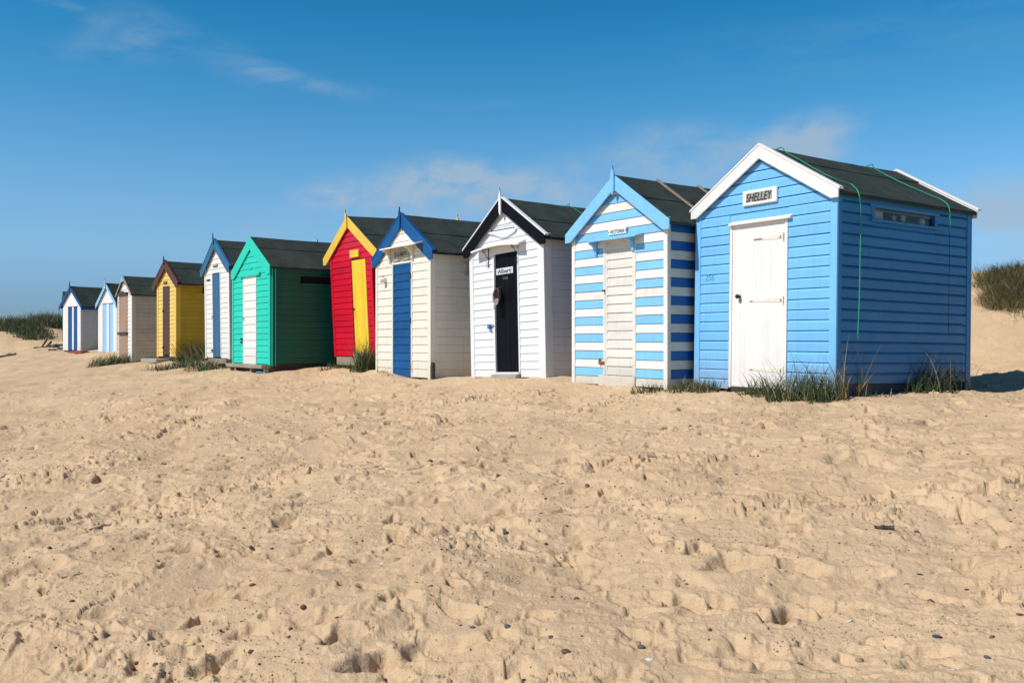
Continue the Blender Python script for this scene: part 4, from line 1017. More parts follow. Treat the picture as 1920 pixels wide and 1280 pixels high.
wx = GX + .10 * perlin(GX * 2.1, GY * 2.1, 5); wy = GY + .10 * perlin(GX * 2.1, GY * 2.1, 6)
calm = .5 + .5 * np.clip(perlin(GX * .45, GY * .45, 31) * 2.2 + .4, 0, 1)
D1 = .066 * perlin(wx * .62, wy * .62, 1) + .042 * perlin(wx * 1.5, wy * 1.5, 2)
n3 = perlin(wx * 3.1, wy * 3.1, 3); D1 += .018 * n3 * calm
D1 += .008 * perlin(wx * 6.5, wy * 6.5, 4) * fade(.15) * calm
kick = np.clip(perlin(GX * .55, GY * .8, 41) * 3.2 - .45, 0, 1)
# little collapsed edges where the surface crust has slipped
for (f, a, sd, th_) in ((2.3, .026, 51, .14), (4.4, .020, 52, .17), (8.0, .013, 53, .20), (13., .009, 54, .22)):
    nn = perlin(wx * f * .8 + .35 * n3, wy * f * 1.25, sd) + .10 * perlin(GX * f * 6, GY * f * 6, sd + 9)
    D1 += a * (sstep((nn - th_) / .035) - .5 * sstep((nn - th_ - .05) / .30)) * (.34 + .66 * kick) * fade(.25 / f * 2) * np.clip(.7 + RG * .06, 1, 2.0)
n5 = perlin(wx * 15 + .8 * n3, wy * 15, 7); D1 += .0075 * (.03 + kick) * np.where(n5 > .10, .5 + .3 * n5, n5 * .6) * fade(.06)
n6 = perlin(GX * 33, GY * 33, 8); D1 += .0042 * (.03 + kick) * n6 * fade(.03)
DZ = D1
# prints: scuffed ovals with a heaped rim, kicked open on one side
def stamp(cx_, cy_, L, Wd, ang, depth, rim, sharp=1.0, seed=0):
    r = math.hypot(cx_, cy_); t = math.atan2(cx_, cy_); ext = L * 1.9
    i0, i1 = np.searchsorted(RR, [r - ext, r + ext]); j0, j1 = np.searchsorted(TH, [t - ext / r, t + ext / r])
    if i1 - i0 < 3 or j1 - j0 < 3: return
    X = GX[i0:i1, j0:j1] - cx_; Y = GY[i0:i1, j0:j1] - cy_
    ca, sa = math.cos(ang), math.sin(ang); u = (X * ca + Y * sa) / L; v = (-X * sa + Y * ca) / Wd
    e = np.sqrt(u * u + v * v) * (1 + .16 * np.sin(3 * np.arctan2(v, u) + seed) + .07 * np.sin(7 * np.arctan2(v, u) + seed * 2))
    k = 3.2 * sharp
    pit = -depth / (1 + np.exp((e - .85) * k * 2.2))
    rm = rim * np.exp(-((e - 1.28) / .30) ** 2) * (.55 + .45 * np.cos(np.arctan2(v, u) - seed))
    pit = pit * (1 + .35 * u)
    DZ[i0:i1, j0:j1] += pit + rm
for k in range(3400):
    r = 3.0 + 33 * rng.random() ** .9; t = R(-32 + 64 * rng.random())
    L = rng.uniform(.05, .14); stamp(r * math.sin(t), r * math.cos(t), L, L * rng.uniform(.38, .7), rng.uniform(0, math.pi), rng.uniform(.008, .036) * (.5 + L * 4), rng.uniform(.002, .010), rng.uniform(.9, 2.6), rng.uniform(0, 6.28))
for k in range(1500):
    r = 3.0 + 9 * rng.random() ** .9; t = R(-32 + 64 * rng.random())
    L = rng.uniform(.025, .06); stamp(r * math.sin(t), r * math.cos(t), L, L * rng.uniform(.5, .9), rng.uniform(0, math.pi), rng.uniform(-.012, .016), 0.002, 1.6, rng.uniform(0, 6.28))

def ground_hit(px, py):
    d = ray(px, py); t = 2.0
    while t < 80:
        if float(gsm(d.x * t, t)) >= d.z * t: break
        t += .04 + t * .004
    return d.x * t, t
for (px, py, L, dp) in ((340, 1035, .13, .09), (1490, 1155, .13, .085), (195, 903, .14, .09), (760, 945, .12, .07), (555, 1075, .16, .06), (1075, 860, .14, .05), (1610, 865, .30, .05), (1840, 1018, .10, .05),
                        (700, 1260, .14, .07), (925, 965, .22, .04), (1130, 1095, .12, .06), (1570, 1130, .13, .05), (1280, 1130, .10, .06), (640, 1215, .10, .07), (150, 1165, .2, .05), (1380, 1070, .18, .05), (820, 1220, .20, .05), (60, 1075, .2, .04), (370, 1125, .16, .05)):
    x_, y_ = ground_hit(px, py); stamp(x_, y_, L, L * .62, rng.uniform(-.5, .5), dp, .012, 2.6, rng.uniform(0, 6.28))
# calmer against the huts and on the dune face
flat_ = np.ones(GX.shape)
for (cx_, cy_, _) in ctrl: flat_ = np.minimum(flat_, .55 + .45 * np.clip(np.hypot(GX - cx_, GY - cy_) / .9, 0, 1))
DZ *= flat_ * 1.14
GZ = GZ + DZ
for h in HUTS:   # keep the sand out of the rooms
    pass
nr, ncol = GX.shape
co = np.stack([GX, GY, GZ + EYE], -1).reshape(-1, 3)
idx = np.arange(nr * ncol).reshape(nr, ncol)
q = np.stack([idx[:-1, :-1], idx[1:, :-1], idx[1:, 1:], idx[:-1, 1:]], -1).reshape(-1, 4)
q = q[:, ::-1]
me = bpy.data.meshes.new('sand_beach'); me.vertices.add(len(co)); me.vertices.foreach_set('co', co.ravel())
me.loops.add(q.size); me.loops.foreach_set('vertex_index', q.ravel().astype(np.int32))
me.polygons.add(len(q)); me.polygons.foreach_set('loop_start', np.arange(0, q.size, 4, dtype=np.int32)); me.polygons.foreach_set('loop_total', np.full(len(q), 4, dtype=np.int32))
me.polygons.foreach_set('use_smooth', np.ones(len(q), dtype=bool)); me.update(calc_edges=True); me.materials.append(M['sand'])
sand = bpy.data.objects.new('sand_beach', me); col.objects.link(sand); sand['kind'] = 'structure'

def gz(x, y):
    """height of the finished sand surface at x, y (world z)"""
    r = math.hypot(x, y); t = math.atan2(x, y)
    i = min(max(int(np.searchsorted(RR, r)), 1), nr - 1); j = min(max(int(np.searchsorted(TH, t)), 1), ncol - 1)
    a = (r - RR[i - 1]) / (RR[i] - RR[i - 1]); b = (t - TH[j - 1]) / (TH[j] - TH[j - 1])
    z = (GZ[i - 1, j - 1] * (1 - b) + GZ[i - 1, j] * b) * (1 - a) + (GZ[i, j - 1] * (1 - b) + GZ[i, j] * b) * a
    return float(z) + EYE

# ================================================================== GRASS
def blades(mb, pts, hmin, hmax, mats, lean=(0, 0), spread=.6, droop=.8, width=.007, zoff=-.02):
    """pts: root positions (x, y); many narrow arching leaves"""
    for (x, y) in pts:
        z = gz(x, y) + zoff; hgt = random.uniform(hmin, hmax) * random.uniform(.7, 1.0)
        a = random.uniform(0, 2 * math.pi); tl = abs(random.gauss(0, spread)) * .6
        dx, dy = math.cos(a) * tl + lean[0], math.sin(a) * tl + lean[1]
        w = width * random.uniform(.6, 1.3); n = 5
        L = math.hypot(dx, dy) + 1e-6; ux, uy = dx / L, dy / L; b = random.uniform(0, math.pi); sx, sy = math.cos(b) * w, math.sin(b) * w
        dr = droop * random.uniform(.3, 1.4)
        ang = math.atan2(L, 1.0); px_, py_, pz = x, y, z; vs = []; seg = hgt / n
        for k in range(n + 1):
            ww = (1 - (k / n) ** 1.6)
            if k == n: vs.append((px_, py_, pz))
            else: vs += [(px_ - sx * ww, py_ - sy * ww, pz), (px_ + sx * ww, py_ + sy * ww, pz)]
            ang2 = ang + dr * (k / n) ** 1.3
            px_ += ux * math.sin(ang2) * seg; py_ += uy * math.sin(ang2) * seg; pz += math.cos(ang2) * seg
        fs = [(2 * k, 2 * k + 1, 2 * k + 3, 2 * k + 2) for k in range(n - 1)] + [(2 * n - 2, 2 * n - 1, 2 * n)]
        r = random.random(); m = mats[0] if r < .45 else (mats[1] if r < .8 else mats[2]) if len(mats) > 2 else mats[0]
        mb.add(vs, fs, m)
G3 = [M['grass'], M['grassblue'], M['straw']]
GD = [M['grass'], M['straw'], M['straw']]
def clump(name, spots, label, cat='grass clump', group=None, **kw):
    """spots: list of (x, y, rx, ry, n, hmin, hmax[, lean])"""
    mb = MB()
    for s_ in spots:
        x, y, rx, ry, n, h0, h1 = s_[:7]; ln = s_[7] if len(s_) > 7 else (0, 0)
        cl = lambda v: max(-1.7, min(1.7, v)); pts = [(x + cl(random.gauss(0, 1)) * rx, y + cl(random.gauss(0, 1)) * ry) for _ in range(n)]
        blades(mb, pts, h0, h1, kw.get('mats', G3), ln, kw.get('spread', .6), kw.get('droop', .9), kw.get('width', .006))
    bx = sum(s_[0] for s_ in spots) / len(spots); by = sum(s_[1] for s_ in spots) / len(spots); bz = gz(bx, by)
    mb.v = [(v[0] - bx, v[1] - by, v[2] - bz) for v in mb.v]
    ob = mb.build(name, None); ob.location = (bx, by, bz); return tag(ob, label, cat, group)
def along(h, px, py, off): # ground spot 'off' metres before hut h's front, seen at px
    p = h._hit(px, py, 1, -off); w = h.M @ p; return w.x, w.y
def besid(h, px, py, off):
    p = h._hit(px, py, 0, h.W / 2 + off); w = h.M @ p; return w.x, w.y
a1 = along(H1, 1440, 750, .22); a2 = along(H1, 1490, 754, .22); a3 = along(H1, 1540, 752, .14); a4 = along(H1, 1418, 756, .34)
clump('marram_clump', [(*a1, .13, .10, 150, .12, .40), (*a2, .17, .10, 300, .14, .58), (*a3, .11, .07, 190, .2, .64), (*a4, .10, .08, 170, .10, .24, (-.6, -.3)), (a2[0] - .05, a2[1], .10, .06, 22, .5, .78), (a3[0], a3[1], .06, .04, 14, .5, .8)],
      'thick tuft of marram grass growing before the white door of the light blue hut', group='marram tufts at the foot of the huts', droop=1.1, width=.005)
b1 = besid(H1, 1576, 750, .07); b2 = besid(H1, 1612, 748, .06)
clump('marram_clump', [(*b1, .05, .05, 60, .15, .5), (b1[0], b1[1], .03, .03, 3, .75, .95), (*b2, .025, .025, 26, .15, .40), (b2[0], b2[1], .02, .02, 5, .5, .78)],
      'thin tall dry grass stalks at the near corner of the light blue hut', group='marram tufts at the foot of the huts', mats=[M['straw'], M['grass'], M['straw']], droop=.6, spread=.3)
c1 = besid(H1, 1740, 733, .12); c2 = besid(H1, 1785, 731, .10); c3 = besid(H1, 1715, 735, .18)
TG = 'marram tufts at the foot of the huts'
clump('marram_clump', [(*c1, .13, .09, 110, .35, .80), (*c2, .10, .08, 80, .3, .65), (*c3, .08, .06, 45, .15, .38), (c1[0], c1[1], .02, .02, 4, .8, 1.0)],
      'dark marram tuft against the far end of the light blue hut side', group=TG, droop=1.6, spread=.7, width=.007)
clump('grass_sprig', [(*besid(H1, 1650, 741, .25), .09, .05, 36, .05, .14)], 'small sprig of grass on the sand beside the light blue hut plinth')
e3 = H2.world((H2.W / 2 + .25, .1, 0))
SG = [M['grass'], M['straw'], M['grassblue']]
clump('marram_clump', [(*along(H2, 1225, 731, .12), .16, .06, 190, .06, .20)], 'low grass tuft at the foot of the striped hut corner', group=TG, mats=SG)
clump('marram_clump', [(e3.x, e3.y, .13, .12, 260, .10, .24)], 'low grass tuft in the gap between the striped hut and the light blue hut', group=TG, mats=SG)
clump('marram_clump', [(*along(H1, 1325, 732, .14), .13, .06, 220, .08, .26)], 'low grass tuft at the left front corner of the light blue hut', group=TG, mats=SG)
f1 = along(H5, 689, 692, .22)
clump('marram_clump', [(*f1, .11, .09, 480, .35, .85), (f1[0] + .16, f1[1] - .02, .09, .08, 240, .2, .5), (f1[0] - .15, f1[1] + .02, .10, .08, 160, .10, .34)], 'bushy marram tuft in front of the yellow door of the red hut', group=TG, droop=1.1, spread=.55)
clump('marram_clump', [(*along(H5, 640, 688, .3), .22, .10, 190, .08, .22)], 'low grass beside the timber base of the red hut', group=TG)
clump('marram_clump', [(*besid(H8, 374, 681, .35), .28, .26, 480, .3, .85, (-.3, 0))], 'grey-green marram clump between the yellow hut and the raised white hut', group=TG, width=.008)
clump('marram_clump', [(*along(H7, 388, 689, .4), .28, .2, 300, .15, .38)], 'low marram at the left front corner of the raised white hut', group=TG, width=.008)
clump('marram_clump', [(*along(H8, 345, 684, .6), .34, .2, 280, .12, .36)], 'low marram mat at the right front corner of the yellow hut', group=TG, width=.008)
clump('marram_clump', [(*along(H8, 318, 683, .6), .36, .18, 220, .1, .28)], 'low marram mat before the brown door of the yellow hut', group=TG, width=.008)
clump('marram_clump', [(*along(H9, 206, 677, .5), .34, .22, 560, .22, .56, (.35, 0))], 'rounded grass clump in front of the hut with pale blue double doors', group=TG, width=.009)
clump('grass_sprig', [(*along(H4, 716, 704, .15), .05, .04, 16, .10, .25)], 'few thin grass stalks at the left foot of the cream hut')
clump('grass_sprig', [(*along(H4, 727, 708, .22), .05, .04, 22, .04, .10)], 'tiny grass sprig on the sand before the cream hut')
def at(px, Z): return (px - CX) / FPX * Z
random.seed(21)
right = [((1903, 572), .20, .18, 1100, .30, .55, 'lowest dense tussock of dune grass at the right edge'), ((1882, 556), .20, .18, 1100, .30, .52, 'lower left tussock of the dense dune grass at the right edge'), ((1872, 530), .20, .2, 1000, .28, .50, 'middle left tussock of the dense dune grass'),
         ((1900, 546), .22, .22, 1100, .30, .52, 'middle tussock of the dense dune grass at the right edge'), ((1924, 570), .24, .24, 1200, .30, .55, 'dense dune grass cut by the right edge of the photo'), ((1884, 513), .28, .25, 900, .25, .45, 'upper tussock of the dense dune grass near the crest'),
         ((1912, 516), .35, .3, 1000, .25, .48, 'dune grass on the crest above the dense tussocks'), ((1821, 506), .14, .16, 300, .20, .42, 'thin pale grass tussock on the dune right behind the light blue hut'), ((1838, 507), .25, .2, 110, .15, .28, 'sparse grass on the dune crest between the thin and the dense tussocks'),
         ((1960, 556), .5, .4, 1500, .3, .55, 'dune grass outside the right edge')]
for (g, rx, ry, n, h0, h1, lb) in right:
    x_, y_ = ground_hit(*g)
    clump('dune_grass', [(x_, y_, rx, ry, n, h0, h1, (-.25, -.2))], lb, group='marram tussocks on the right dune', mats=GD, droop=1.9, spread=1.1, width=.0042)
left = [((6, 614), .6, .5, 1100, .22, .5, 'dune grass tussock at the left edge of the photo on the left dune'), ((19, 614), .5, .45, 1000, .22, .5, 'second dune grass tussock from the left edge on the dune top'), ((32, 613), .5, .5, 900, .25, .5, 'thin dune grass on the dune top, third from the left edge'),
        ((44, 615), .45, .5, 1000, .3, .55, 'dune grass on the slope right of the dune top'), ((54, 621), .4, .4, 900, .3, .5, 'dark dune grass running down the left dune slope'), ((63, 628), .38, .35, 800, .3, .45, 'dark dune grass low on the left dune slope'), ((73, 636), .36, .3, 700, .2, .4, 'lowest dark dune grass at the foot of the left dune')]
for (g, rx, ry, n, h0, h1, lb) in left:
    x_, y_ = ground_hit(*g)
    clump('dune_grass', [(x_, y_, rx, ry, n, h0, h1)], lb, group='marram tussocks on the left dune', droop=.9, width=.011)
for (px, Z, rx, ry, n, h0, h1, lb) in [(84, 50.5, .9, .7, 1700, .5, .95, 'tall bushy marram in the hollow left of the last hut'), (103, 49.0, .7, .7, 1600, .5, 1.0, 'tall marram directly beside the last hut wall'), (112, 46.0, .45, .5, 1000, .45, .9, 'lower marram in front of the tall grass beside the last hut'), (98, 46.8, .5, .4, 900, .4, .7, 'low marram at the foot of the tall bushy marram'), (70, 51.5, .6, .7, 900, .5, .9, 'sparse marram between the left dune and the tall bushy marram'), (-40, 46, 1.2, .8, 1500, .4, .7, 'dune grass outside the left edge')]:
    clump('dune_grass', [(at(px, Z), Z, rx, ry, n, h0, h1)], lb, group='marram tussocks on the left dune', droop=.9, width=.014)

# ================================================================== ROPES
def rope(h, roofpts, sidepts, label, mats_r, yshift=0.0, over=True):
    pts = [h.roofpt(px, py, .010) for px, py in roofpts]
    if over:
        p0 = pts[0]; top = Vector((0.0, p0.y - .03, h.az + .002)); lft = [Vector((-h.xe * t, p0.y - .05 - .03 * t, h.az - h.s * h.xe * t + .012)) for t in (1.0, .5)]
        pre = [Vector((-h.xe - .03, p0.y - .08, .5)), Vector((-h.xe - .02, p0.y - .08, h.ez - .10))] + lft + [top]
        pts = pre + pts
    for px, py in sidepts:
        l = h.side(px, py, .075); pts.append(Vector((h.W / 2 + .085, l[0], l[1])))
    # smooth through the points
    out = []
    for i in range(len(pts) - 1):
        p0, p1, p2, p3 = pts[max(i - 1, 0)], pts[i], pts[i + 1], pts[min(i + 2, len(pts) - 1)]
        for k in range(5):
            t = k / 5; out.append(.5 * ((2 * p1) + (p2 - p0) * t + (2 * p0 - 5 * p1 + 4 * p2 - p3) * t * t + (3 * p1 - p0 - 3 * p2 + p3) * t ** 3))
    out.append(pts[-1]); out = [p_ + Vector((0, random.uniform(-.006, .006), random.uniform(-.002, .002))) for p_ in out]; mb = MB(); mb.tube(out, .0062, mats_r, 6)
    return mb
m = rope(H1, [(1475, 287), (1505, 303), (1530, 318), (1560, 333), (1585, 342), (1598, 347)], [(1608, 362), (1612, 385), (1612, 420), (1611, 520), (1607, 640)], '', M['rope'])
m.tube([m.v[-3], (Vector(m.v[-3]) + Vector((0, 0, -.45)))], .004, M['darkwood'], 5)
onto(H1, m, 'green_rope', 'green rope over the light blue hut roof, hanging near its front corner', 'rope', smooth=True)
m = rope(H1, [(1640, 316), (1665, 330), (1700, 347), (1740, 364), (1768, 376)], [(1778, 390), (1780, 410), (1779, 437)], '', M['rope'])
m.tube([m.v[-3], (Vector(m.v[-3]) + Vector((0, 0, -1.15)))], .003, M['darkwood'], 5)
onto(H1, m, 'green_rope', 'green rope over the rear half of the light blue hut roof', 'rope', smooth=True)
m = rope(H3, [(1068, 387), (1078, 392), (1090, 400), (1105, 409)], [], '', M['rope']); onto(H3, m, 'green_rope', 'green rope across the felt roof of the white and black hut', 'rope', smooth=True)
# hose at the foot of the turquoise hut
pp = [ground_hit(px, py) for px, py in ((481, 699), (495, 699), (505, 698), (512, 695), (519, 690))]
m = MB(); pts = [Vector((x, y, gz(x, y) + .02)) for x, y in pp]; m.tube(pts, .022, M['bluerope'], 7); c = pts[2].copy(); m.v = [tuple(Vector(v) - c) for v in m.v]
ob = m.build('blue_hose', None, smooth=True); ob.location = c; tag(ob, 'short blue hose lying on the sand by the turquoise hut corner', 'hose')

# ================================================================== STONES, SHELLS, DRIFTWOOD
def rock_mesh(seed, mat, sx, sy, sz, rough=.18, n=9, mm=6):
    mb = MB(); mb.ball((0, 0, 0), 1.0, mat, 1, 1, 1, n, mm); r_ = random.Random(seed); ph = [(r_.uniform(1, 3), r_.uniform(0, 6), r_.uniform(0, 6)) for _ in range(4)]
    out = []
    for x, y, z in mb.v:
        d = 1 + sum(rough / 2 * math.sin(f * x * 1.3 + a) * math.sin(f * y * 1.7 + f * z + b) for f, a, b in ph); out.append((x * d * sx, y * d * sy, z * d * sz))
    mb.v = out; me = bpy.data.meshes.new('stone'); me.from_pydata(mb.v, [], mb.f); me.materials.append(mat); me.polygons.foreach_set('use_smooth', [True] * len(mb.f)); me.update(); return me
RM = {k: [rock_mesh(10 * i + j, M[mt], *s_) for j in range(3)] for i, (k, mt, s_) in enumerate((('flint', 'flint', (1, .75, .55)), ('brown', 'brownstone', (1, .7, .55)), ('red', 'redstone', (1, .6, .5)), ('tan', 'tanstone', (1, .8, .55)), ('shell', 'shellwhite', (1, .7, .25)), ('mussel', 'mussel', (1, .45, .28))))}
def put(kind, px, py, size, name, label, cat, group=None, rot=None, sink=.42, xy=None):
    x, y = xy or ground_hit(px, py)
    ob = bpy.data.objects.new(name, random.choice(RM[kind])); col.objects.link(ob)
    ob.location = (x, y, gz(x, y) + size * (.5 - sink) * .6); size *= (.82 if xy is None and size < .06 else 1.0); ob.scale = (size, size * random.uniform(.8, 1.15), size * random.uniform(.8, 1.2)); ob.rotation_euler = (random.uniform(-.25, .25), random.uniform(-.25, .25), rot if rot is not None else random.uniform(0, 6.28))
    return tag(ob, label, cat, group)
random.seed(5)
put('mussel', 1757, 1196, .030, 'mussel_shell', 'large blue-grey mussel shell on the bare sand, lower right', 'shell', rot=.2)
put('mussel', 1915, 1166, .030, 'mussel_shell', 'mussel shell cut by the right edge of the photo', 'shell', rot=.1)
put('mussel', 1725, 1067, .024, 'mussel_shell', 'small dark mussel shell with pale middle, right foreground', 'shell', rot=0)
put('mussel', 1702, 1083, .020, 'mussel_shell', 'dark pointed mussel shell just below the one with a pale middle', 'shell', rot=-.6)
put('mussel', 1814, 1080, .018, 'mussel_shell', 'small blue-grey shell in a hollow near the right edge', 'shell', rot=0)
put('mussel', 888, 1231, .030, 'mussel_shell', 'thin dark mussel shell at the bottom centre', 'shell', rot=.15)
put('brown', 1062, 1251, .028, 'brown_stone', 'long reddish-brown stone at the bottom right of centre', 'stone', rot=-.25)
put('red', 1331, 1196, .020, 'brown_stone', 'dark rusty stone lower right, in a shallow hollow', 'stone')
put('brown', 1746, 1107, .022, 'brown_stone', 'angular brown stone in the right foreground', 'stone')
put('red', 1860, 1196, .018, 'red_stone', 'small orange-red stone near the lower right corner', 'stone')
put('flint', 1851, 1243, .017, 'dark_pebble', 'dark round pebble in the lower right corner', 'pebble')
put('brown', 1500, 1252, .016, 'brown_stone', 'brown pebble at the bottom edge, right of centre', 'stone')
put('brown', 1440, 1254, .017, 'brown_stone', 'flat brown pebble at the bottom edge beside a shadowed hollow', 'stone')
put('tan', 1612, 1238, .026, 'tan_stone', 'tan stone lying in a foreground hollow at lower right', 'stone')
put('tan', 835, 829, .045, 'grey_stone', 'pale grey stone alone on the sand in front of the cream hut', 'stone')
put('flint', 807, 871, .028, 'grey_stone', 'small bluish stone below the pale grey stone', 'stone')
put('flint', 1101, 911, .034, 'grey_stone', 'grey stone in the middle distance right of centre', 'stone')
put('flint', 470, 1085, .022, 'grey_pebble', 'round blue-grey pebble left of centre above the orange stone', 'pebble')
put('red', 474, 1107, .028, 'red_stone', 'long orange-red stone left of centre', 'stone', rot=.8)
put('flint', 569, 1157, .024, 'grey_pebble', 'flat blue-grey pebble lower left of centre', 'pebble')
put('brown', 472, 1225, .022, 'brown_stone', 'rounded brown stone in the lower left', 'stone')
put('red', 256, 1236, .018, 'red_stone', 'rusty red pebble near the bottom left', 'stone')
put('flint', 292, 1264, .026, 'grey_pebble', 'blue-grey pebble at the bottom left edge', 'pebble')
put('brown', 248, 1252, .020, 'brown_stone', 'dark brown pebble below the rusty red one', 'stone')
put('flint', 1081, 1119, .022, 'grey_pebble', 'blue-grey pebble right of centre in the foreground', 'pebble')
put('flint', 952, 1194, .024, 'dark_pebble', 'dark pointed pebble in the foreground centre', 'pebble')
put('flint', 886, 1192, .020, 'dark_pebble', 'dark pebble to the left of the pointed one in the foreground centre', 'pebble')
put('brown', 932, 1214, .022, 'brown_stone', 'brown pebble below the two dark foreground pebbles', 'stone')
put('tan', 745, 1063, .032, 'tan_stone', 'long pale brown stone half buried left of the scuffed ridge', 'stone')
put('tan', 1195, 1218, .022, 'tan_stone', 'pale cream stone leaning on a dark one at the bottom', 'stone')
put('flint', 1202, 1226, .022, 'dark_pebble', 'dark stone under the pale cream one at the bottom', 'stone')
put('shell', 1218, 1254, .024, 'white_shell', 'white curved shell at the bottom edge beside a stone', 'shell', rot=.1)
put('shell', 1592, 1160, .018, 'white_shell', 'small white shell in a hollow in the right foreground', 'shell')
put('shell', 1793, 1173, .016, 'white_shell', 'white shell fragment above the large mussel shell', 'shell')
put('shell', 716, 1062, .022, 'white_shell', 'round white shell left of the half buried pale brown stone', 'shell')
put('shell', 853, 1052, .020, 'white_shell', 'white shell at the centre of the foreground', 'shell')
put('shell', 195, 856, .030, 'white_shell', 'white shell on the left middle sand', 'shell')
put('shell', 1785, 1275, .018, 'white_shell', 'white shell at the very bottom right edge', 'shell')
# charred driftwood and other drift
def stick(px, py, L, r, ang, label, group=None, mat='drift', tilt=.05, name='driftwood', seed=0):
    x, y = ground_hit(px, py); mb = MB(); n = 7; pts = []
    rr_ = random.Random(seed)
    for k in range(n):
        t = k / (n - 1) - .5; pts.append(Vector((L * t, rr_.uniform(-.04, .04) * L, rr_.uniform(-.02, .03) * L + tilt * L * t)))
    mb.tube(pts, [r * (.5 + rr_.uniform(.2, .9)) for _ in range(n)], M[mat], 6)
    ob = mb.build(name, None, smooth=False); ob.location = (x, y, gz(x, y) + r * .4); ob.rotation_euler = (0, 0, ang); return tag(ob, label, 'driftwood', group)
stick(1658, 993, .10, .014, -.45, 'charred black driftwood on the right middle sand', seed=3)
stick(193, 985, .22, .006, .9, 'thin pale twig on the left sand', mat='greywood', name='twig', seed=4)
stick(136, 1078, .13, .005, .9, 'short pale twig lying lower left', mat='greywood', name='twig', seed=5)
stick(8, 668, .9, .05, .15, 'long dark driftwood at the far left edge', seed=6)
stick(20, 665, .5, .06, -.1, 'stubby dark driftwood just right of the one at the far left edge', seed=7)
stick(78, 652, .45, .04, .3, 'grey driftwood upright in the debris heap by the last hut', tilt=1.6, seed=8)
stick(86, 654, .5, .04, 1.0, 'slanting driftwood in the debris heap by the last hut', tilt=.9, seed=9)
stick(75, 655, .6, .035, -.3, 'flat driftwood under the debris heap by the last hut', seed=10)
for i, (px, py, s_) in enumerate(((90, 653, .14), (96, 650, .16), (103, 652, .20), (109, 650, .22), (112, 655, .14), (100, 657, .12), (121, 654, .16), (116, 648, .13), (129, 659, .13), (93, 658, .10))):
    put('flint', px, py, s_, 'grey_boulder', 'grey stone in the heap beside the last hut with dark blue doors', 'stone', 'stones heaped beside the last hut')
x_, y_ = along(H11, 146, 660, .4)
m = MB(); m.prism([(-.9, 0), (.9, 0), (.95, .07), (.5, .10), (-.85, .06)], -.15, .15, flat('dull_red_board', (.32, .06, .045), .7)); ob = m.build('wooden_board', None); ob.location = (x_, y_, gz(x_, y_) - .01); ob.rotation_euler = (0, 0, -.85)
tag(ob, 'dull red board lying before the dark blue double doors', 'board')
x_, y_ = besid(H4, 811.5, 708, .06)
m = MB(); m.prism([(-.035, -.25), (.035, -.25), (.035, .24), (.005, .28), (-.035, .22)], -.03, .03, M['darkwood']); ob = m.build('wooden_stake', None, bevel=.004); ob.location = (x_, y_, gz(x_, y_)); ob.rotation_euler = (0, 0, R(-55)); tag(ob, 'short dark wooden stake at the front corner of the cream hut', 'stake')
# further pebbles nothing tells apart
random.seed(17)
kinds = [('flint', 'dark_pebble', 'small dark pebble lying on the open sand', 'pebble', 'small dark pebbles scattered on the sand', 110), ('brown', 'brown_pebble', 'small brown pebble lying on the open sand', 'pebble', 'small brown pebbles scattered on the sand', 100), ('shell', 'shell_fragment', 'tiny white shell fragment lying on the sand', 'shell', 'tiny white shell fragments on the sand', 32)]
for kd, nm, lb, ct, gp, n in kinds:
    for k in range(n):
        d = 3.7 + 7.5 * random.random() ** 1.1; px = random.uniform(-60, 1980); x = (px - CX) / FPX * d
        if float(gsm(x, d)) > -.60: continue
        put(kd, 0, 0, random.choice((.005, .006, .007, .009, .012)) * random.uniform(.8, 1.2) * (1.0 if kd != 'shell' else .7) * (1 + .05 * d), nm, lb, ct, gp, xy=(x, d))
# grit: crumbs of sand and tiny stones nobody could count
random.seed(8); mb = MB(); gritm = [M['brownstone'], M['flint'], M['tanstone'], M['tanstone'], flat('sand_crumb', (.40, .28, .17), .95), flat('sand_crumb_light', (.50, .36, .22), .95)]
for k in range(16000):
    d = 3.6 + 8.5 * random.random() ** 1.3; px = random.uniform(-80, 2000); x = (px - CX) / FPX * d
    kx_ = perlin(np.array([x * .9]), np.array([d * .9]), 41)[0]
    if kx_ < .12 and random.random() < .86: continue
    s_ = random.uniform(.0015, .0075) * (.7 + .08 * d); z = gz(x, d) + s_ * .3; mt = random.choice(gritm[4:]) if random.random() < .86 else random.choice(gritm[:4])
    o0 = [random.uniform(.6, 1.3) * s_ for _ in range(6)]
    mb.add([(x - o0[0], d, z), (x + o0[1], d, z), (x, d - o0[2], z), (x, d + o0[3], z), (x, d, z + o0[4] * .8), (x, d, z - o0[5])], [(0, 2, 4), (2, 1, 4), (1, 3, 4), (3, 0, 4), (2, 0, 5), (1, 2, 5), (3, 1, 5), (0, 3, 5)], mt)
gr = mb.build('sand_grit', None); gr['kind'] = 'stuff'; gr['label'] = 'crumbs of sand and tiny grit strewn over the beach'; gr['category'] = 'grit'

# ================================================================== LIGHT, SKY, CAMERA
S = Vector((-.878, -.484, 1.05)).normalized()
sl = bpy.data.lights.new('sun', 'SUN'); sl.energy = SUN = 4.4; sl.angle = R(.53); sl.color = (1.0, .955, .88)
so = bpy.data.objects.new('sun', sl); col.objects.link(so); so.rotation_euler = (-S).to_track_quat('-Z', 'Y').to_euler()
world = bpy.data.worlds.new('World'); scene.world = world; world.use_nodes = True; nt = world.node_tree; L = nt.links.new
for n_ in list(nt.nodes): nt.nodes.remove(n_)
out = node(nt, 'ShaderNodeOutputWorld'); bg = node(nt, 'ShaderNodeBackground'); L(bg.outputs[0], out.inputs[0]); bg.inputs['Strength'].default_value = .10
sky = node(nt, 'ShaderNodeTexSky', sky_type='NISHITA'); sky.sun_disc = False; sky.sun_elevation = math.asin(S.z); sky.sun_rotation = math.atan2(S.x, S.y); sky.air_density = 1.0; sky.dust_density = .35; sky.ozone_density = 2.0
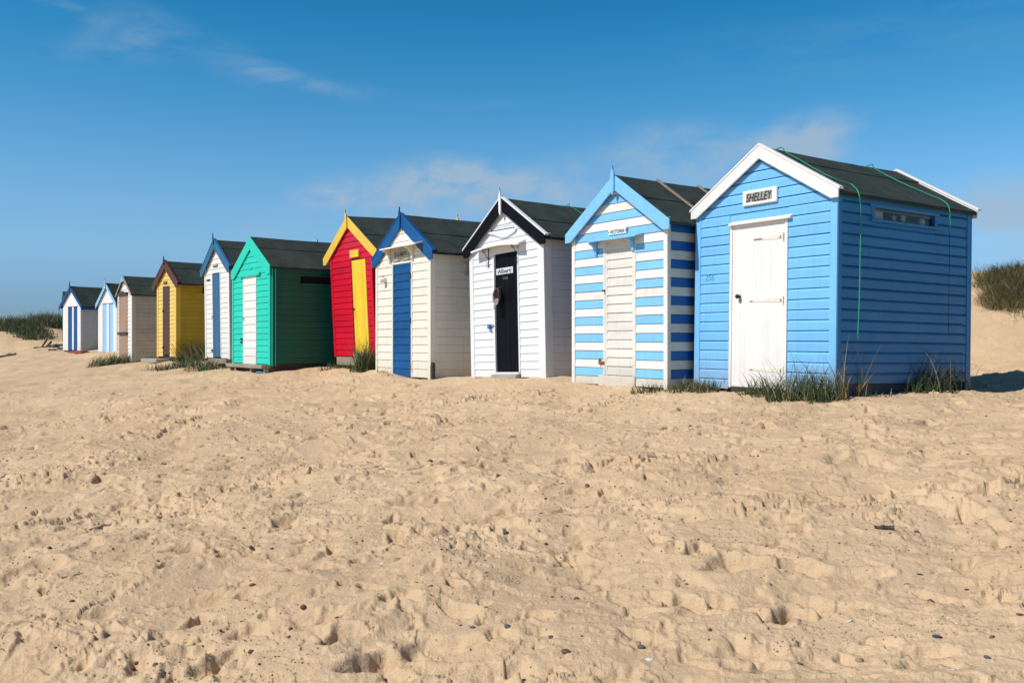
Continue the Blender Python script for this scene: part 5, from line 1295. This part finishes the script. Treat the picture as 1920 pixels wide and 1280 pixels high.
hs = node(nt, 'ShaderNodeHueSaturation'); hs.inputs['Saturation'].default_value = 1.25; hs.inputs['Value'].default_value = 1.0; L(sky.outputs[0], hs.inputs['Color'])
tint = node(nt, 'ShaderNodeMix', data_type='RGBA', blend_type='MULTIPLY'); tint.inputs['Factor'].default_value = 1; L(hs.outputs[0], tint.inputs['A']); pass
tc = node(nt, 'ShaderNodeTexCoord'); sep = node(nt, 'ShaderNodeSeparateXYZ'); L(tc.outputs['Generated'], sep.inputs[0])
def mth(op, a, b=None, c=None):
    n = node(nt, 'ShaderNodeMath', operation=op)
    for i, v in enumerate((a, b, c)):
        if v is None: continue
        if isinstance(v, (int, float)): n.inputs[i].default_value = v
        else: L(v, n.inputs[i])
    return n.outputs[0]
az = mth('ARCTAN2', sep.outputs['X'], sep.outputs['Y']); el = mth('ARCSINE', sep.outputs['Z'])
def ae(px, py):
    a = math.atan((px - CX) / FPX); return a, math.atan((CY - py) / FPX * math.cos(a))
gr_ = node(nt, 'ShaderNodeMapRange'); gr_.inputs['From Min'].default_value = 0; gr_.inputs['From Max'].default_value = .5236; L(el, gr_.inputs['Value'])
ramp = node(nt, 'ShaderNodeValToRGB'); L(gr_.outputs[0], ramp.inputs[0]); L(ramp.outputs[0], tint.inputs['B']); ramp.color_ramp.interpolation = 'B_SPLINE'
base_t = (.62, .90, 1.08); stops = [(0.0, (.60, .66, 1.0)), (.087, (.66, .70, 1.02)), (.19, (1.25, 1.12, 1.18)), (.34, (1.40, 1.33, 1.20)), (.48, (.88, 1.28, 1.17)), (.66, (.30, 1.22, 1.12)), (.8, (.28, .80, .78)), (1.0, (.34, .42, .44))]
for i_, (ps, c3) in enumerate(stops):
    e_ = ramp.color_ramp.elements[i_] if i_ < 2 else ramp.color_ramp.elements.new(ps)
    e_.position = ps; e_.color = tuple(a_ * b_ / 2 for a_, b_ in zip(base_t, c3)) + (1,)
x2 = node(nt, 'ShaderNodeVectorMath', operation='SCALE'); L(tint.outputs['Result'], x2.inputs[0]); x2.inputs['Scale'].default_value = 2.0
cv = node(nt, 'ShaderNodeCombineXYZ'); L(az, cv.inputs[0]); L(el, cv.inputs[1])
def cloud_noise(sx, sy, scale, detail, rough, rot=0.0, lo=.45, hi=.75, dist=0.0):
    mp = node(nt, 'ShaderNodeMapping'); L(cv.outputs[0], mp.inputs['Vector']); mp.inputs['Scale'].default_value = (sx, sy, 1); mp.inputs['Rotation'].default_value = (0, 0, rot)
    n = node(nt, 'ShaderNodeTexNoise', i_Scale=scale, i_Detail=detail, i_Roughness=rough, i_Distortion=dist); L(mp.outputs[0], n.inputs['Vector'])
    r = node(nt, 'ShaderNodeMapRange'); r.inputs['From Min'].default_value = lo; r.inputs['From Max'].default_value = hi; L(n.outputs['Fac'], r.inputs['Value']); return r.outputs[0]
def blob(px, py, rx, ry, rot=0.0, flatbase=False):
    a0, e0 = ae(px, py); rx /= FPX; ry /= FPX
    dx = mth('SUBTRACT', az, a0); dy = mth('SUBTRACT', el, e0); c_, s_ = math.cos(rot), math.sin(rot)
    u = mth('ADD', mth('MULTIPLY', dx, c_ / rx), mth('MULTIPLY', dy, s_ / rx)); v = mth('ADD', mth('MULTIPLY', dx, -s_ / ry), mth('MULTIPLY', dy, c_ / ry))
    d = mth('SQRT', mth('ADD', mth('MULTIPLY', u, u), mth('MULTIPLY', v, v)))
    r = node(nt, 'ShaderNodeMapRange', interpolation_type='SMOOTHSTEP'); r.inputs['From Min'].default_value = 1.0; r.inputs['From Max'].default_value = 0.0; L(d, r.inputs['Value']); return r.outputs[0]
puff = cloud_noise(1.0, 1.6, 17, 8, .58, 0, .31, .64, .25)
wisp = cloud_noise(1.0, 3.2, 9, 9, .62, .32, .40, .80, .8)
blobs = [(815, 335, 115, 48, 0, .80, puff), (930, 345, 120, 50, 0, .60, puff), (1050, 350, 90, 60, 0, .38, puff), (700, 362, 130, 42, 0, .40, puff), (600, 370, 62, 26, 0, .62, puff), (860, 385, 330, 55, 0, .28, puff),
         (1525, 258, 105, 52, .15, .50, puff), (1450, 285, 150, 55, .15, .34, puff), (1230, 285, 170, 60, .12, .34, puff), (1380, 330, 260, 60, 0, .22, puff),
         (1860, 375, 150, 60, .1, .36, puff), (1880, 430, 200, 80, 0, .30, puff),
         (262, 62, 110, 50, -.1, .34, wisp), (180, 95, 110, 40, .2, .2, wisp), (430, 112, 110, 38, -.3, .30, wisp), (510, 135, 75, 20, -.15, .5, wisp), (640, 168, 150, 18, -.12, .35, wisp), (850, 195, 130, 14, 0, .22, wisp), (110, 8, 80, 16, -.25, .3, wisp),
         (100, 370, 220, 16, 0, .18, wisp), (560, 440, 500, 60, 0, .12, puff), (1750, 60, 500, 70, 0, .12, wisp)]
tot = None
for (px, py, rx, ry, ro, st_, nz) in blobs:
    v = mth('MULTIPLY', mth('MULTIPLY', blob(px, py, rx * 1.25, ry * 1.25, ro), nz), st_ * (1.75 if nz is puff else 1.35))
    tot = v if tot is None else mth('ADD', tot, v)
tot = mth('MINIMUM', tot, .8)
cm = node(nt, 'ShaderNodeMix', data_type='RGBA'); L(tot, cm.inputs['Factor']); L(x2.outputs[0], cm.inputs['A']); cm.inputs['B'].default_value = CLOUD = (3.7, 4.9, 6.2, 1)
L(cm.outputs['Result'], bg.inputs['Color'])

cam = bpy.data.cameras.new('camera'); cam.sensor_width = 36; cam.lens = FPX / 1920 * 36; cam.clip_end = 3000; cam.clip_start = .05
cob = bpy.data.objects.new('camera', cam); col.objects.link(cob); cob.location = (0, 0, EYE); cob.rotation_euler = (math.pi / 2, 0, 0); scene.camera = cob
scene.view_settings.view_transform = 'Standard'; scene.view_settings.look = 'None'; scene.view_settings.exposure = 0.0; scene.view_settings.gamma = 1
scene.cycles.max_bounces = 6
